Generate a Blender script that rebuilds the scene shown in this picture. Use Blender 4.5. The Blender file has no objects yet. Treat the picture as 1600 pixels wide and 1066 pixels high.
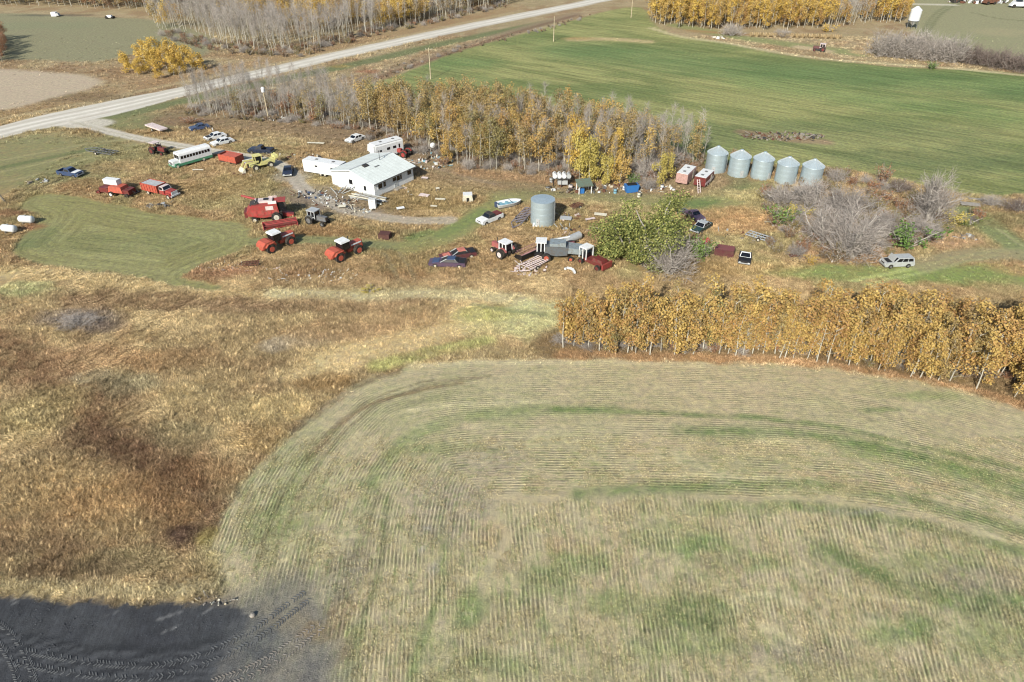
import bpy, math, random
import numpy as np
from mathutils import Vector, Matrix

# ------------------------------------------------------------------ camera, sky, sun
SC = bpy.context.scene
CAM_H = 52.0; PITCH = math.radians(35.0); FPX = 1080.0
cam = bpy.data.cameras.new("camera"); cam.lens = 36.0*FPX/1600.0; cam.sensor_width = 36.0
cam.clip_start = 0.5; cam.clip_end = 12000
camo = bpy.data.objects.new("camera", cam); SC.collection.objects.link(camo)
camo.location = (0, 0, CAM_H); camo.rotation_euler = (math.radians(90)-PITCH, 0, 0)
SC.camera = camo
SUN_DIR = Vector((-0.41, -0.91, 0.0)).normalized(); SUN_EL = math.radians(33)
sun_vec = Vector((SUN_DIR.x*math.cos(SUN_EL), SUN_DIR.y*math.cos(SUN_EL), math.sin(SUN_EL)))
w = bpy.data.worlds.new("World"); SC.world = w; w.use_nodes = True
wn = w.node_tree.nodes; wl = w.node_tree.links
sky = wn.new('ShaderNodeTexSky'); sky.sky_type = 'NISHITA'; sky.sun_disc = False
sky.sun_elevation = SUN_EL; sky.sun_rotation = math.atan2(SUN_DIR.x, SUN_DIR.y)
wl.new(sky.outputs[0], wn['Background'].inputs[0]); wn['Background'].inputs[1].default_value = 0.10
sl = bpy.data.lights.new("sun", 'SUN'); sl.energy = 4.9; sl.angle = math.radians(0.55); sl.color = (1.0, 0.94, 0.84)
slo = bpy.data.objects.new("sun", sl); SC.collection.objects.link(slo)
slo.rotation_euler = sun_vec.to_track_quat('Z', 'Y').to_euler(); slo.location = (0, 0, 200)
SC.view_settings.view_transform = 'Standard'; SC.view_settings.look = 'None'
SC.view_settings.gamma = 1; SC.view_settings.use_curve_mapping = False
SC.view_settings.exposure = 0.62
SC.render.engine = 'CYCLES'; SC.cycles.pixel_filter_type = 'BLACKMAN_HARRIS'; SC.cycles.filter_width = 1.1; SC.render.filter_size = 1.1
SC.cycles.max_bounces = 5; SC.cycles.diffuse_bounces = 3

# ------------------------------------------------------------------ helpers
COL = SC.collection
_cp, _sp = math.cos(PITCH), math.sin(PITCH)
def G(u, v, z=0.0):
    """ground point seen at pixel (u, v) of the 1600x1066 photograph"""
    a = (u-800)/FPX; b = (v-533)/FPX
    t = (CAM_H-z)/(_sp+b*_cp)
    return (a*t, (_cp-b*_sp)*t)
def proj(x, y, z=0.0):
    d = y*_cp+(CAM_H-z)*_sp
    return 800+FPX*x/d, 533+FPX*((CAM_H-z)*_cp-y*_sp)/d
def lin(c):
    c = np.asarray(c, float)/255.0
    return np.where(c <= 0.04045, c/12.92, ((c+0.055)/1.055)**2.4)
KILL = 1.36   # brightness of a white horizontal surface under this light and exposure
def alb(c):
    q = lin(c); g = q @ np.array([.25, .6, .15]); return (g+(q-g)*.86)*np.array([1.0, 1.012, .965])/KILL
RNG = np.random.default_rng(7)

def _hash(ix, iy, s):
    h = (ix.astype(np.int64)*374761393 + iy.astype(np.int64)*668265263 + s*1442695041) & 0xffffffff
    h = ((h ^ (h >> 13))*1274126177) & 0xffffffff
    h = (h ^ (h >> 16))
    return (h & 0xffff)/65535.0
def vnoise(x, y, s=0):
    ix = np.floor(x); iy = np.floor(y); fx = x-ix; fy = y-iy
    fx = fx*fx*(3-2*fx); fy = fy*fy*(3-2*fy)
    a = _hash(ix, iy, s); b = _hash(ix+1, iy, s); c = _hash(ix, iy+1, s); d = _hash(ix+1, iy+1, s)
    return (a+(b-a)*fx)*(1-fy)+(c+(d-c)*fx)*fy
def fbm(x, y, scale, oct=4, s=0):
    x = x/scale; y = y/scale; r = 0; a = 0.5; t = 0
    for i in range(oct):
        r = r+a*vnoise(x, y, s+i*17); t += a; a *= 0.55; x = x*2.03+5.1; y = y*2.03+9.7
    return r/t            # 0..1
def sstep(a, b, x):
    t = np.clip((x-a)/(b-a), 0, 1); return t*t*(3-2*t)
def wpoly(px): return np.array([G(*p) for p in px])
def chaikin(P, closed, n=2):
    P = np.asarray(P, float)
    for _ in range(n):
        if closed:
            Q = np.roll(P, -1, 0)
            P = np.stack([0.75*P+0.25*Q, 0.25*P+0.75*Q], 1).reshape(-1, 2)
        else:
            A, B = P[:-1], P[1:]
            M = np.stack([0.75*A+0.25*B, 0.25*A+0.75*B], 1).reshape(-1, 2)
            P = np.vstack([P[:1], M, P[-1:]])
    return P
def pdist(x, y, P, closed=False):
    """distance to polyline and arc length of the nearest point"""
    D = np.full(x.shape, 1e18); S = np.zeros(x.shape); s0 = 0.0
    n = len(P)
    for i in range(n if closed else n-1):
        ax, ay = P[i]; bx, by = P[(i+1) % n]
        dx, dy = bx-ax, by-ay; L2 = dx*dx+dy*dy+1e-12
        t = np.clip(((x-ax)*dx+(y-ay)*dy)/L2, 0, 1)
        d = (x-ax-t*dx)**2+(y-ay-t*dy)**2
        m = d < D
        D = np.where(m, d, D); S = np.where(m, s0+t*math.sqrt(L2), S); s0 += math.sqrt(L2)
    return np.sqrt(D), S
def inside(x, y, P):
    r = np.zeros(x.shape, bool); n = len(P)
    for i in range(n):
        ax, ay = P[i]; bx, by = P[(i+1) % n]
        if ay == by: continue
        c = ((ay > y) != (by > y)) & (x < (bx-ax)*(y-ay)/(by-ay)+ax)
        r ^= c
    return r
def sdist(x, y, P):
    d, _ = pdist(x, y, P, True)
    return np.where(inside(x, y, P), d, -d)

# ------------------------------------------------------------------ ground painting
BASE = (172, 148, 104)
class Canvas: pass
# regions in pixels of the photograph, unprojected to the ground
def RP(px, n=2): return chaikin(wpoly(px), True, n)
REG = {}
REG['green_field'] = RP([(560,139),(640,112),(700,86),(760,68),(830,50),(905,30),(960,14),(1008,10),(1018,38),(1050,56),(1120,64),(1180,78),(1260,92),(1330,98),(1400,106),(1470,108),(1560,112),(1680,124),(1820,150),(1820,330),(1640,300),(1560,306),(1480,300),(1430,285),(1360,270),(1290,258),(1250,262),(1160,250),(1080,262),(980,240),(800,215),(640,190),(560,160)])
REG['stubble_field'] = RP([(365,1400),(366,935),(335,870),(350,785),(400,735),(440,690),(500,640),(560,594),(650,572),(760,563),(900,564),(1050,566),(1200,571),(1350,583),(1480,607),(1600,640),(1800,700),(2300,1500),(1800,2200),(300,2200)])
REG['ploughed_soil'] = RP([(-400,925),(-100,932),(60,932),(150,938),(250,944),(330,940),(368,938),(392,955),(385,985),(350,1020),(330,1060),(330,1150),(330,1500),(-500,1500)])
REG['soil_fringe'] = RP([(330,930),(380,925),(430,900),(475,905),(515,950),(530,1010),(535,1080),(540,1300),(250,1300),(300,1000)])
REG['mown_lawn'] = RP([(28,320),(70,300),(130,310),(180,320),(230,332),(290,338),(345,345),(385,352),(392,370),(375,392),(320,412),(275,432),(300,440),(350,446),(345,454),(290,450),(230,436),(150,422),(60,414),(22,402),(18,388),(40,368),(60,350),(66,340),(40,330)])
REG['pasture'] = RP([(1418,42),(1430,-5),(1480,-30),(1900,-30),(1900,112),(1590,96),(1530,82),(1470,72),(1440,60)])
REG['far_field'] = RP([(-200,22),(20,20),(120,26),(180,28),(240,30),(300,45),(340,62),(330,80),(300,95),(250,70),(180,95),(120,98),(60,92),(-200,100)])
REG['bare_field'] = RP([(-200,100),(0,108),(70,112),(140,118),(165,128),(140,140),(90,150),(20,172),(-60,178),(-200,190)])
ROAD = chaikin([G(*p) for p in [(-260,272),(-120,240),(-20,212),(60,192),(150,174),(220,158),(320,135),(420,112),(520,88),(620,66),(720,44),(820,24),(920,4),(1000,-14),(1100,-36)]], False, 2)
DRIVE = chaikin([G(*p) for p in [(110,190),(160,203),(200,213),(250,223),(300,231),(350,239),(400,246),(440,258),(458,272),(468,292),(500,310),(540,328),(600,341),(650,346),(700,344)]], False, 2)
STUB_EDGE = chaikin([G(*p) for p in [(170,1500),(255,1250),(305,1080),(345,940),(382,820),(430,722),(500,640),(560,594),(650,572),(760,563),(900,564),(1050,566),(1200,571),(1350,583),(1480,607),(1600,640),(1800,700),(2300,900)]], False, 2)
FD = np.array(G(1600, 190))-np.array(G(1000, 100)); FD /= np.linalg.norm(FD)

class Painter:
    def __init__(s, x, y):
        s.x0, s.y0 = x, y
        wx = (fbm(x, y, 2.2, 3, 3)-.5)*1.6; wy = (fbm(x, y, 2.2, 3, 41)-.5)*1.6
        s.x, s.y = x+wx, y+wy
        s.c = np.tile(alb(BASE), (len(x), 1))
        s.tall = np.ones(len(x))
        s.n = fbm(x, y, 5.0, 4, 77); s.nf = fbm(x, y, 1.1, 3, 91)
    def mix(s, a, col, tall=None):
        a = np.clip(a, 0, 1)
        s.c = s.c*(1-a[:, None])+alb(col)*a[:, None]
        if tall is not None: s.tall = s.tall*(1-a)+tall*a
    def poly(s, P, col, alpha=1, soft=0.5, tall=None, warp=True):
        m = (s.x0 > P[:, 0].min()-4*soft-3) & (s.x0 < P[:, 0].max()+4*soft+3) & (s.y0 > P[:, 1].min()-4*soft-3) & (s.y0 < P[:, 1].max()+4*soft+3)
        a = np.zeros(len(s.x))
        if m.any():
            X, Y = (s.x, s.y) if warp else (s.x0, s.y0)
            a[m] = sstep(-soft, soft, sdist(X[m], Y[m], P))*alpha
        s.mix(a, col, tall); return a
    def blob(s, u, v, rx, ry, col, alpha=1, tall=None, rot=0, hard=.45, noisy=.5):
        cx, cy = G(u, v); dx = s.x-cx; dy = s.y-cy; c, q = math.cos(rot), math.sin(rot)
        ex = (dx*c+dy*q)/rx; ey = (-dx*q+dy*c)/ry
        r = np.sqrt(ex*ex+ey*ey)+(s.n-.5)*noisy*1.6+(s.nf-.5)*noisy*.6
        s.mix((1-sstep(hard, 1.1, r))*alpha*(.68+.32*sstep(.38, .62, s.nf)), col, tall)
    def stroke(s, px, width, col, alpha=1, soft=.5, tall=None, broken=.0, sm=2, world=False, warp=.35):
        P = chaikin(px if world else [G(*p) for p in px], False, sm)
        mw = width+soft+2
        m = (s.x0 > P[:, 0].min()-mw) & (s.x0 < P[:, 0].max()+mw) & (s.y0 > P[:, 1].min()-mw) & (s.y0 < P[:, 1].max()+mw)
        a = np.zeros(len(s.x))
        if m.any():
            X = s.x0[m]+(s.x[m]-s.x0[m])*warp; Y = s.y0[m]+(s.y[m]-s.y0[m])*warp
            d, _ = pdist(X, Y, P)
            a[m] = 1-sstep(width/2-soft/2, width/2+soft/2, d)
            if broken: a[m] *= sstep(broken-.15, broken+.15, s.n[m]*.5+s.nf[m]*.5+.25)*(.6+.4*sstep(.4, .6, s.nf[m]))
        s.mix(a*alpha, col, tall)

def paint(x, y):
    """albedo, tall-grass amount, region id, streak coordinates and weights at ground points"""
    p = Painter(x, y); B = p.blob; S = p.stroke
    u, v = proj(x, y)
    n1 = fbm(x, y, 9, 4, 5); n2 = fbm(x, y, 3, 4, 6); n3 = fbm(x, y, 24, 3, 8)
    # open dry grass: mixture of straw, rust and olive
    p.mix(sstep(.45, .62, n1)*.55, (150, 112, 70)); p.mix(sstep(.5, .68, n2)*.45, (188, 166, 122))
    p.mix(sstep(.52, .7, n3)*.35, (132, 124, 80))
    # ---- far verges and grass beyond the road
    far = sstep(165, 190, y)
    p.mix(far*.55, (158, 143, 112)); p.mix(far*sstep(.5, .65, n1)*.45, (150, 120, 88)); p.mix(far*sstep(.5, .65, n2)*.4, (182, 164, 128))
    p.tall = p.tall*(1-far*.35)
    S([(0,178),(100,160),(200,138),(330,112),(470,86),(640,48),(800,14)], 9, (158, 128, 90), .6, 5, .3)
    S([(0,186),(100,168),(230,140),(330,120),(470,92),(640,54),(800,20)], 2.5, (176, 156, 116), .7, 2, .2)
    S([(180,182),(280,160),(420,128),(560,100),(700,66),(860,34)], 6, (104, 118, 76), .8, 3, .1)
    S([(560,128),(640,100),(720,76),(800,50),(900,22)], 6, (150, 130, 104), .8, 3, .4)
    S([(590,122),(660,98),(740,72),(800,52),(900,24)], 2.5, (124, 96, 78), .7, 2, .8)
    B(575,112, 4,2.5, (168, 112, 84), .7); B(535,104, 4,2, (170, 140, 70), .6)
    p.poly(REG['far_field'], (142, 140, 108), .9, 2, 0)
    B(60,40, 30,9, (136, 140, 106), .6, 0); B(150,110, 25,8, (146, 116, 84), .5, .3); B(90,24, 22,3, (84, 80, 76), .7, 0); B(60,152, 30,6,(118,98,72),.7,.3)
    B(220,125, 14,7, (156, 124, 90), .6, .4); B(380,88, 12,6, (150, 120, 84), .7, .3)
    p.poly(REG['bare_field'], (188, 170, 146), .95, 2, 0)
    p.poly(REG['pasture'], (150, 148, 112), .95, 2, 0)
    S([(1450,52),(1462,30),(1480,14),(1500,6)], 1.0, (104, 112, 78), .7, 1, 0); S([(1441,54),(1452,30),(1470,14),(1490,5)], 1.0, (104, 112, 78), .6, 1, 0)
    S([(1520,20),(1560,30),(1620,34)], 1.4, (110, 112, 80), .6, 1, 0); S([(1400,6),(1450,7),(1490,8)], 4, (205, 198, 180), .8, 2, 0)
    B(1560,50, 14,9, (166, 156, 118), .6); B(1500,60,20,5,(140,146,100),.5)
    # ---- yard
    yard = ((u > -200) & (v > 225) & (v < 470)).astype(float)
    p.mix(yard*.5, (168, 140, 94))
    p.mix(yard*sstep(.5, .6, n2)*.35, (154, 118, 78)); p.mix(yard*sstep(.48, .62, fbm(x, y, 8, 4, 37))*.6, (150, 142, 92)); p.mix(yard*sstep(.55, .66, n1)*.5, (172, 150, 104))
    B(60,235, 34,13, (138, 138, 94), .9, .2); B(20,275, 24,10, (134, 134, 90), .9, .2); B(230,190, 30,7, (126, 130, 86), .85, .1)
    for dv in (0, 18, 34): S([(-60,262+dv),(60,240+dv),(150,222+dv*.6),(260,214+dv*.4)], .9, (168, 158, 112), .55, .8, .1)
    S([(-60,275),(60,250),(150,232)], 2.0, (96, 112, 70), .6, 1.2, .1)
    S([(12,318),(60,296),(100,278),(140,258)], .7, (70, 62, 50), .7, .5, .3)
    B(190,262, 9,5, (168, 142, 98), .7); B(300,300, 10,5, (168, 140, 92), .6); B(130,290,6,4,(160,118,76),.6)
    B(350,290, 9,7, (152, 128, 80), .7); B(250,340, 10,3, (148, 122, 80), .6)
    B(460,205, 26,9, (152, 130, 92), .7, .9); B(430,222, 14,4, (178, 158, 112), .7); B(560,232, 9,5, (176, 148, 98), .7)
    B(340,205,14,4,(170,144,100),.6); B(300,190,12,4,(148,104,80),.7)
    B(490,295, 6,5, (182, 164, 112), .8, .6)
    B(560,325, 13,6, (140, 124, 110), .85, .15, -.25); B(470,300, 7,5, (140, 126, 110), .7, .1); B(500,312, 7,4, (136, 120, 108), .8, .1)
    B(680,240, 10,9, (134, 114, 100), .75, .3); B(660,320, 12,6, (150, 128, 78), .9, 1); B(700,295, 10,6, (168, 148, 98), .7, .8)
    B(420,440, 26,4, (148, 104, 72), .6, .8); B(340,430, 8,3, (164, 118, 84), .6, .8); B(540,430, 14,5, (146, 112, 72), .5, .8)
    B(640,345, 30,3.5, (176, 152, 104), .5, .6); B(520,365, 12,4, (156, 118, 70), .7, .9)
    B(600,440, 30,3, (158, 124, 82), .6, .8)
    B(575,452, 2.4,1.6, (196, 206, 120), .9, .9); B(660,440,8,5,(164,128,84),.5)
    # mown strips through the yard
    S([(385,378),(430,376),(480,374),(540,378),(600,384),(650,386)], 3.0, (136, 138, 92), .9, 1.2, .03)
    S([(640,388),(690,372),(730,352),(760,330),(790,310),(830,298),(900,300)], 5.0, (142, 144, 88), .9, 2.0, .03)
    S([(690,366),(725,350),(755,332)], 3.0, (116, 138, 76), .6, 1.5, 0); S([(640,372),(670,362)], 2, (100,134,70), .6, 1, 0)
    S([(790,306),(860,300),(940,305),(1020,312),(1090,322),(1140,312),(1190,292)], 5.5, (150, 148, 94), .9, 2, .03)
    S([(820,302),(900,300),(980,308)], 1.2, (112, 132, 74), .6, 1, 0); S([(1080,322),(1120,308),(1160,292),(1150,276)], 4, (104, 130, 72), .8, 2, 0)
    S([(665,258),(710,272),(760,280),(830,288),(900,294)], 4.5, (164, 152, 104), .8, 2, .1)
    S([(655,256),(700,268),(740,280),(775,288)], 1.3, (176, 158, 136), .8, .8, 0)
    B(1160,305, 9,3, (186, 168, 114), .85, .9); B(1130,340, 16,5, (170, 136, 88), .8, 1); B(1180,350, 14,5, (174, 132, 84), .6, 1)
    B(1150,420, 18,4, (158, 130, 76), .7, 1); B(760,400, 22,6, (158, 128, 82), .6, .8); B(890,350, 12,4, (160, 134, 80), .7, .7); B(860,440, 20,3, (154, 126, 84), .7, .8)
    S([(600,395),(612,420),(625,445),(640,465)], .8, (150, 136, 100), .6, .6, .3); S([(625,395),(640,420),(652,445),(665,460)], .8, (150, 136, 100), .6, .6, .3)
    # bush edge on the right
    B(1320,400, 12,5, (172, 134, 98), .8, .5); B(1480,375, 8,4, (190, 152, 114), .9, .5); B(1400,345, 14,9, (128, 108, 74), .7, .6)
    B(1400,425, 24,3.2, (138, 154, 84), .9, .1); B(1520,430, 22,3.6, (134, 150, 80), .9, .1); B(1560,400, 12,3, (160, 136, 100), .6, .3)
    S([(1330,440),(1400,425),(1470,408),(1540,394),(1600,388)], 1.0, (190, 200, 120), .6, .8, .02); S([(1350,447),(1420,430),(1490,414),(1560,398)], .8, (180, 190, 118), .6, .8, .02)
    S([(1512,330),(1540,350),(1570,372),(1610,400),(1700,440)], 5, (130, 140, 90), .9, 2, .05)
    S([(1440,415),(1500,400),(1560,396),(1620,400)], 4, (158, 148, 110), .8, 2, .05); B(1590,420,5,2.5,(178,142,98),.8,.6)
    S([(1520,332),(1550,352),(1580,372),(1620,398)], .6, (172, 166, 120), .7, .5, .05)
    B(1560,345, 12,4, (128, 120, 78), .8, .7)
    # grass between the bins, wood and field
    B(1230,270, 16,3, (150, 108, 72), .7, .7); S([(1080,255),(1180,262),(1290,268),(1360,262)], 4, (134, 118, 78), .7, 2, .5)
    # grove floor
    S([(570,205),(640,222),(720,252),(800,262),(880,268),(980,270),(1080,262)], 26, (144, 122, 94), .7, 8, .5)
    S([(290,182),(380,184),(470,192),(560,200)], 16, (140, 118, 92), .7, 6, .5)
    S([(720,268),(780,276),(850,282),(900,290),(1000,292)], 4, (166, 132, 94), .7, 2, .8)
    # ---- big tall-grass slough on the left
    sl_ = sstep(425, 445, v+(p.n-.5)*30)*(1-sstep(860, 900, u))
    p.mix(sl_*.8, (180, 156, 110)); p.mix(sl_*sstep(.5, .62, n2)*.32, (160, 126, 86)); p.mix(sl_*sstep(.52, .62, fbm(x, y, 5, 4, 12))*.5, (194, 172, 122))
    p.tall = np.maximum(p.tall, sl_)
    S([(0,425),(100,430),(220,440),(340,462),(440,468),(560,470)], 4, (196, 174, 124), .8, 2.5, .8)
    S([(430,458),(520,462),(600,462),(680,458),(760,462),(830,470)], 3.2, (196, 184, 140), .8, 2, .2)
    B(125,500, 6.5,3.2, (140, 126, 116), .85, .9); B(165,512,3.5,2,(126,110,100),.7); B(430,540, 3,2, (176, 166, 150), .8, .8); B(480,535,6,2.5,(186,164,130),.7)
    B(230,470, 14,3, (136, 104, 74), .7); B(480,475, 16,3, (146, 112, 78), .6); B(390,480,8,3,(140,112,82),.6)
    S([(-40,540),(40,560),(90,600),(170,640),(230,690),(285,760),(300,810)], 7, (140, 104, 72), .75, 4, .9, .3)
    S([(130,680),(190,700),(240,740),(290,790),(320,830)], 4.5, (120, 90, 66), .75, 3, .9, .25)
    B(250,565, 9,3, (170, 132, 84), .6); B(300,640, 9,6, (186, 166, 116), .6); B(210,600,5,3,(140,140,110),.5); B(140,590,3,1.5,(160,150,120),.6)
    B(440,640, 7,3.5, (200, 178, 122), .85); B(400,690, 6,3, (186, 158, 100), .7); B(330,740, 5,3, (140, 104, 62), .7); B(280,680, 6,3, (160, 150, 110), .5)
    B(90,760, 9,5, (186, 156, 102), .6); B(200,790, 8,4.5, (186, 146, 90), .6); B(60,650, 6,6, (176, 160, 104), .6); B(30,830, 7,3, (172, 136, 92), .5)
    B(290,800, 3,2.4, (172, 136, 84), .6); B(285,835, 2.2,1.5, (104, 80, 66), .85); B(60,860, 9,2, (142, 112, 80), .6); B(200,880, 7,1.8, (136, 126, 86), .6)
    B(330,840, 2,1.4, (176, 164, 84), .7); B(30,455, 6,3, (180, 186, 128), .7); B(140,560, 8,3, (162, 124, 84), .5)
    B(100,890, 8,1.6, (120,96,70), .6)
    S([(-60,915),(40,918),(150,922),(250,926),(330,918),(370,905)], 1.6, (192, 176, 132), .85, 1, .7)
    S([(330,860),(345,880),(360,910)], 2.5, (166, 156, 110), .7, 2, .5)
    # flattened pale straw and the green tongue in the middle
    S([(520,560),(600,545),(680,515),(740,490)], 6.5, (206, 182, 130), .9, 3, .25); B(620,500, 8,2.6, (176, 144, 98), .7, .9); B(520,520,10,2.5,(172,138,96),.6,.9)
    S([(440,585),(520,570),(600,552)], 3, (206, 184, 134), .8, 2, .4); B(500,600, 5,2, (168, 134, 78), .8, .9)
    S([(590,572),(640,560),(700,545),(760,535)], 2.4, (174, 176, 100), .75, 1.4, .6)
    B(800,500, 8,5, (182, 178, 122), .75, .35); B(760,490, 5,2.5, (170, 166, 92), .8, .4); B(830,510, 5,4, (188, 186, 134), .6, .35); B(845,478, 5,2, (190, 190, 140), .7, .1)
    B(700,555, 9,1.5, (170, 150, 104), .7, .5); B(800,548, 8,1.3, (176, 156, 110), .8, .5)
    S([(740,476),(790,484),(850,492)], 1.0, (120, 130, 84), .5, .8, 0)
    # rusty verge under the shelter belt
    S([(880,540),(1000,545),(1200,550),(1350,562),(1500,590),(1640,620)], 8, (132, 108, 72), .85, 3, .4)
    S([(880,556),(1000,561),(1120,562),(1250,568),(1370,586),(1480,606),(1620,640),(1800,690)], 2.4, (176, 138, 92), .9, 1.0, .85)
    tall0 = p.tall.copy()
    # ---- fields
    aF = p.poly(REG['green_field'], (128, 137, 80), 1, 1.2, 0)
    a = aF*sstep(.42, .62, fbm(x*.6+y*.2, y*1.6, 26, 4, 21)); p.mix(a*.75, (160, 158, 96)); p.mix(aF*sstep(.5, .66, fbm((x*FD[0]+y*FD[1])*.12, -x*FD[1]+y*FD[0], 3.2, 4, 25))*.5, (100, 116, 62))
    B(1080,105, 60,14, (66, 112, 66), .75, 0, -.14, .2, .4) if False else None
    fg = p.c.copy()
    S([(900,80),(1020,92),(1150,108),(1300,120),(1450,125),(1600,140),(1750,160)], 26, (94, 126, 72), .6, 18, 0)
    S([(1180,130),(1350,155),(1600,185)], 14, (122, 146, 82), .5, 12, 0); B(1300,210,60,12,(122,130,84),.5,0)
    B(900,200, 40,14, (128, 138, 84), .5, 0); B(700,100,20,10,(110,136,78),.6,0); B(1480,250,30,10,(104,118,76),.6,0)
    B(1500,130, 26,5, (130, 150, 86), .5, 0)
    p.c = fg*(1-aF[:, None])+p.c*aF[:, None]
    S([(895,62),(930,61),(975,62),(1010,65)], 5.5, (190, 168, 120), .95, 2, .5, .1); B(905,60,7,3,(168,142,86),.8,.5)
    S([(1160,206),(1200,212),(1240,220),(1290,222)], 3.5, (150, 128, 98), .9, 2, .4)
    S([(1018,44),(1060,58),(1130,66),(1200,80),(1280,92),(1380,100),(1480,106),(1600,118)], 2.2, (204, 190, 146), .8, 1.5, .2)
    S([(1060,40),(1150,58),(1250,72),(1340,84)], 8, (140, 146, 92), .85, 4, .05); S([(1340,82),(1420,94),(1520,98),(1620,112)], 5, (190, 164, 118), .9, 3, .3)
    S([(1250,74),(1290,80)], 5, (196, 172, 136), .9, 2, 0); S([(1080,48),(1180,56),(1300,58)], 4, (168,128,84), .7, 3, .3)
    # lawn
    aL = p.poly(REG['mown_lawn'], (144, 140, 88), 1, .6, 0)
    p.mix(aL*sstep(.45, .62, n1)*.5, (152, 150, 100)); B(200,380,18,5,(122,128,82),.5*1,None) ; B(60,370,3,5,(100,118,74),.5)
    B(15,335, 7,2, (150, 106, 76), .8, .5); B(50,355, 2.5,2, (148, 92, 66), .7, .5)
    # stubble
    aS = p.poly(REG['stubble_field'], (186, 171, 134), 1, .7, 0)
    keep = p.c.copy(); tk = p.tall.copy()
    p.mix(sstep(.42, .62, n1)*.5, (172, 164, 122)); p.mix(sstep(.46, .62, fbm(x, y, 13, 4, 31))*.4, (156, 158, 110)); p.mix(sstep(.55, .66, n2)*.4, (190, 178, 140))
    topb = sstep(60, 68, y-np.abs(x-10)*.0)
    p.mix(topb*.5, (188, 172, 134)); B(1200,600, 22,4, (190, 172, 136), .6); B(1100,640, 20,3, (188,168,130),.5)
    gr = (116, 142, 76); gd = (88, 122, 60)
    S([(480,720),(520,672),(570,635),(640,612),(720,598)], .7, (128, 104, 76), .75, .6); S([(520,700),(560,662),(620,632),(700,618)], 1.2, (152, 150, 108), .5, 1)
    S([(570,790),(592,730),(640,680),(720,652),(800,642),(880,640),(960,641)], 1.8, gr, .55, 1.5, broken=.35)
    S([(870,640),(960,640),(1060,648),(1180,652),(1300,666),(1400,690),(1600,735)], .9, gd, .7, .7, broken=.3)
    S([(1060,673),(1200,675),(1300,682),(1400,706),(1500,730),(1620,762)], 1.5, gd, .75, 1.6, broken=.35)
    S([(1330,700),(1450,722),(1620,775)], 2.6, gr, .7, 2.2, broken=.4)
    S([(900,772),(1000,764),(1100,760),(1250,756),(1350,764),(1450,788),(1620,835)], 1.6, gd, .7, 1.6, broken=.4)
    S([(1250,792),(1350,802),(1480,832),(1620,868)], 1.4, gd, .6, 1, broken=.3); S([(1080,795),(1240,790)], 1.5, gr, .5, 1.2, broken=.35)
    S([(1290,860),(1340,885),(1420,915),(1480,938),(1560,940),(1640,950)], 2.6, (96, 122, 66), .85, 2.6, broken=.35); B(1430,975, 3,1.5, gd, .7); B(1400,990, 4,1.2, gr, .6)
    B(1080,960, 4.5,2.2, gd, .7); B(960,940, 3.5,1.6, gr, .6); B(1100,860, 3,2, gr, .7); B(1060,840,6,2,gr,.4); B(850,905, 3,2.4, gd, .55); B(900,880,3,2,gr,.6)
    B(740,950, 2,2.6, gr, .7); B(1100,1010,7,1.3,gr,.5); B(1180,880,4,1.3,gr,.6); B(1480,880,5,1.6,gr,.5); B(1560,1000,5,2,gr,.5)
    B(780,1040, 4,1.2, gr, .5); B(420,820, 3,2.4, gr, .4); B(700,700, 6,1.2, gr, .45); B(1440,618,7,1.0,gr,.5); B(1380,640,4,.9,gd,.6)
    S([(606,780),(600,850),(585,920),(570,960)], .55, (100, 108, 74), .7, .5); S([(690,800),(692,900),(668,980),(640,1070)], .8, gr, .6, .7, broken=.3); S([(560,980),(540,1080)], 1.2, gr, .5, 1)
    S([(430,800),(480,720)], 2, gr, .4, 1.5); S([(570,690),(540,760),(530,860),(540,930)], 2.2, (190, 176, 138), .4, 1.6)
    for o_ in (0, 26): S([(395+o_,900),(420+o_,820),(462+o_,735),(512+o_,672),(570+o_,628),(640+o_,600),(740+o_,588)], .45, (118, 104, 80), .6, .35, broken=.25)
    S([(470,1066),(520,960),(560,860),(590,780)], .6, (120, 110, 88), .55, .5, broken=.2)
    gy = (160, 148, 132)
    B(700,790, 5,5, gy, .6); B(760,720,6,2.4,gy,.5); B(560,850,1.5,5,(148,138,112),.4); B(1540,905, 5,2, (146, 134, 116), .7); B(1230,1020, 6,1.4, (152, 142, 126), .6); B(1340,800,5,.8,(160,152,140),.6); B(1130,880, 3,1.4, (172, 148, 124), .6)
    B(900,855, 3.5,1.2, (188, 158, 120), .5); B(1240,745,6,1,(184,158,122),.6); B(1100,700,10,1.2,(190,170,132),.5); B(1400,760,8,1.4,(186,164,124),.6)
    B(760,830,2.5,1.5,(188,160,120),.5); B(400,700,5,2.5,(150,150,112),.5)
    st = (214, 200, 156)
    for q in ([(1000,742),(1100,746),(1250,748)], [(1200,806),(1270,822),(1330,838),(1360,850)], [(1300,920),(1360,936),(1440,942)], [(1142,944),(1170,932),(1220,930),(1262,946),(1290,972)], [(1142,944),(1165,966),(1210,986),(1250,1004)], [(1290,835),(1350,842)], [(1180,690),(1250,690)], [(1500,770),(1600,800)], [(1520,830),(1600,850)], [(690,900),(660,960)], [(600,930),(640,945)], [(640,640),(760,628),(860,628)]):
        S(q, .5, st, .7, .5, broken=.25)
    B(665,830,.6,.6,(176,170,162),.7,None,0,.2); B(660,858,.7,.5,(176,170,162),.7,None,0,.2); B(672,888,.8,.6,(160,154,146),.7,None,0,.2)
    B(540,900, 2.2,3, (140, 134, 118), .7)
    p.c = keep*(1-aS[:, None])+p.c*aS[:, None]; p.tall = np.minimum(tk, 1)
    S([(640,572),(760,566),(900,566),(1100,570)], 1.0, (204, 190, 150), .7, .7, .05)
    S([(460,672),(505,640),(560,600),(620,582)], 1.2, (112, 86, 62), .55, .9, .6, .35)
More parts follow.
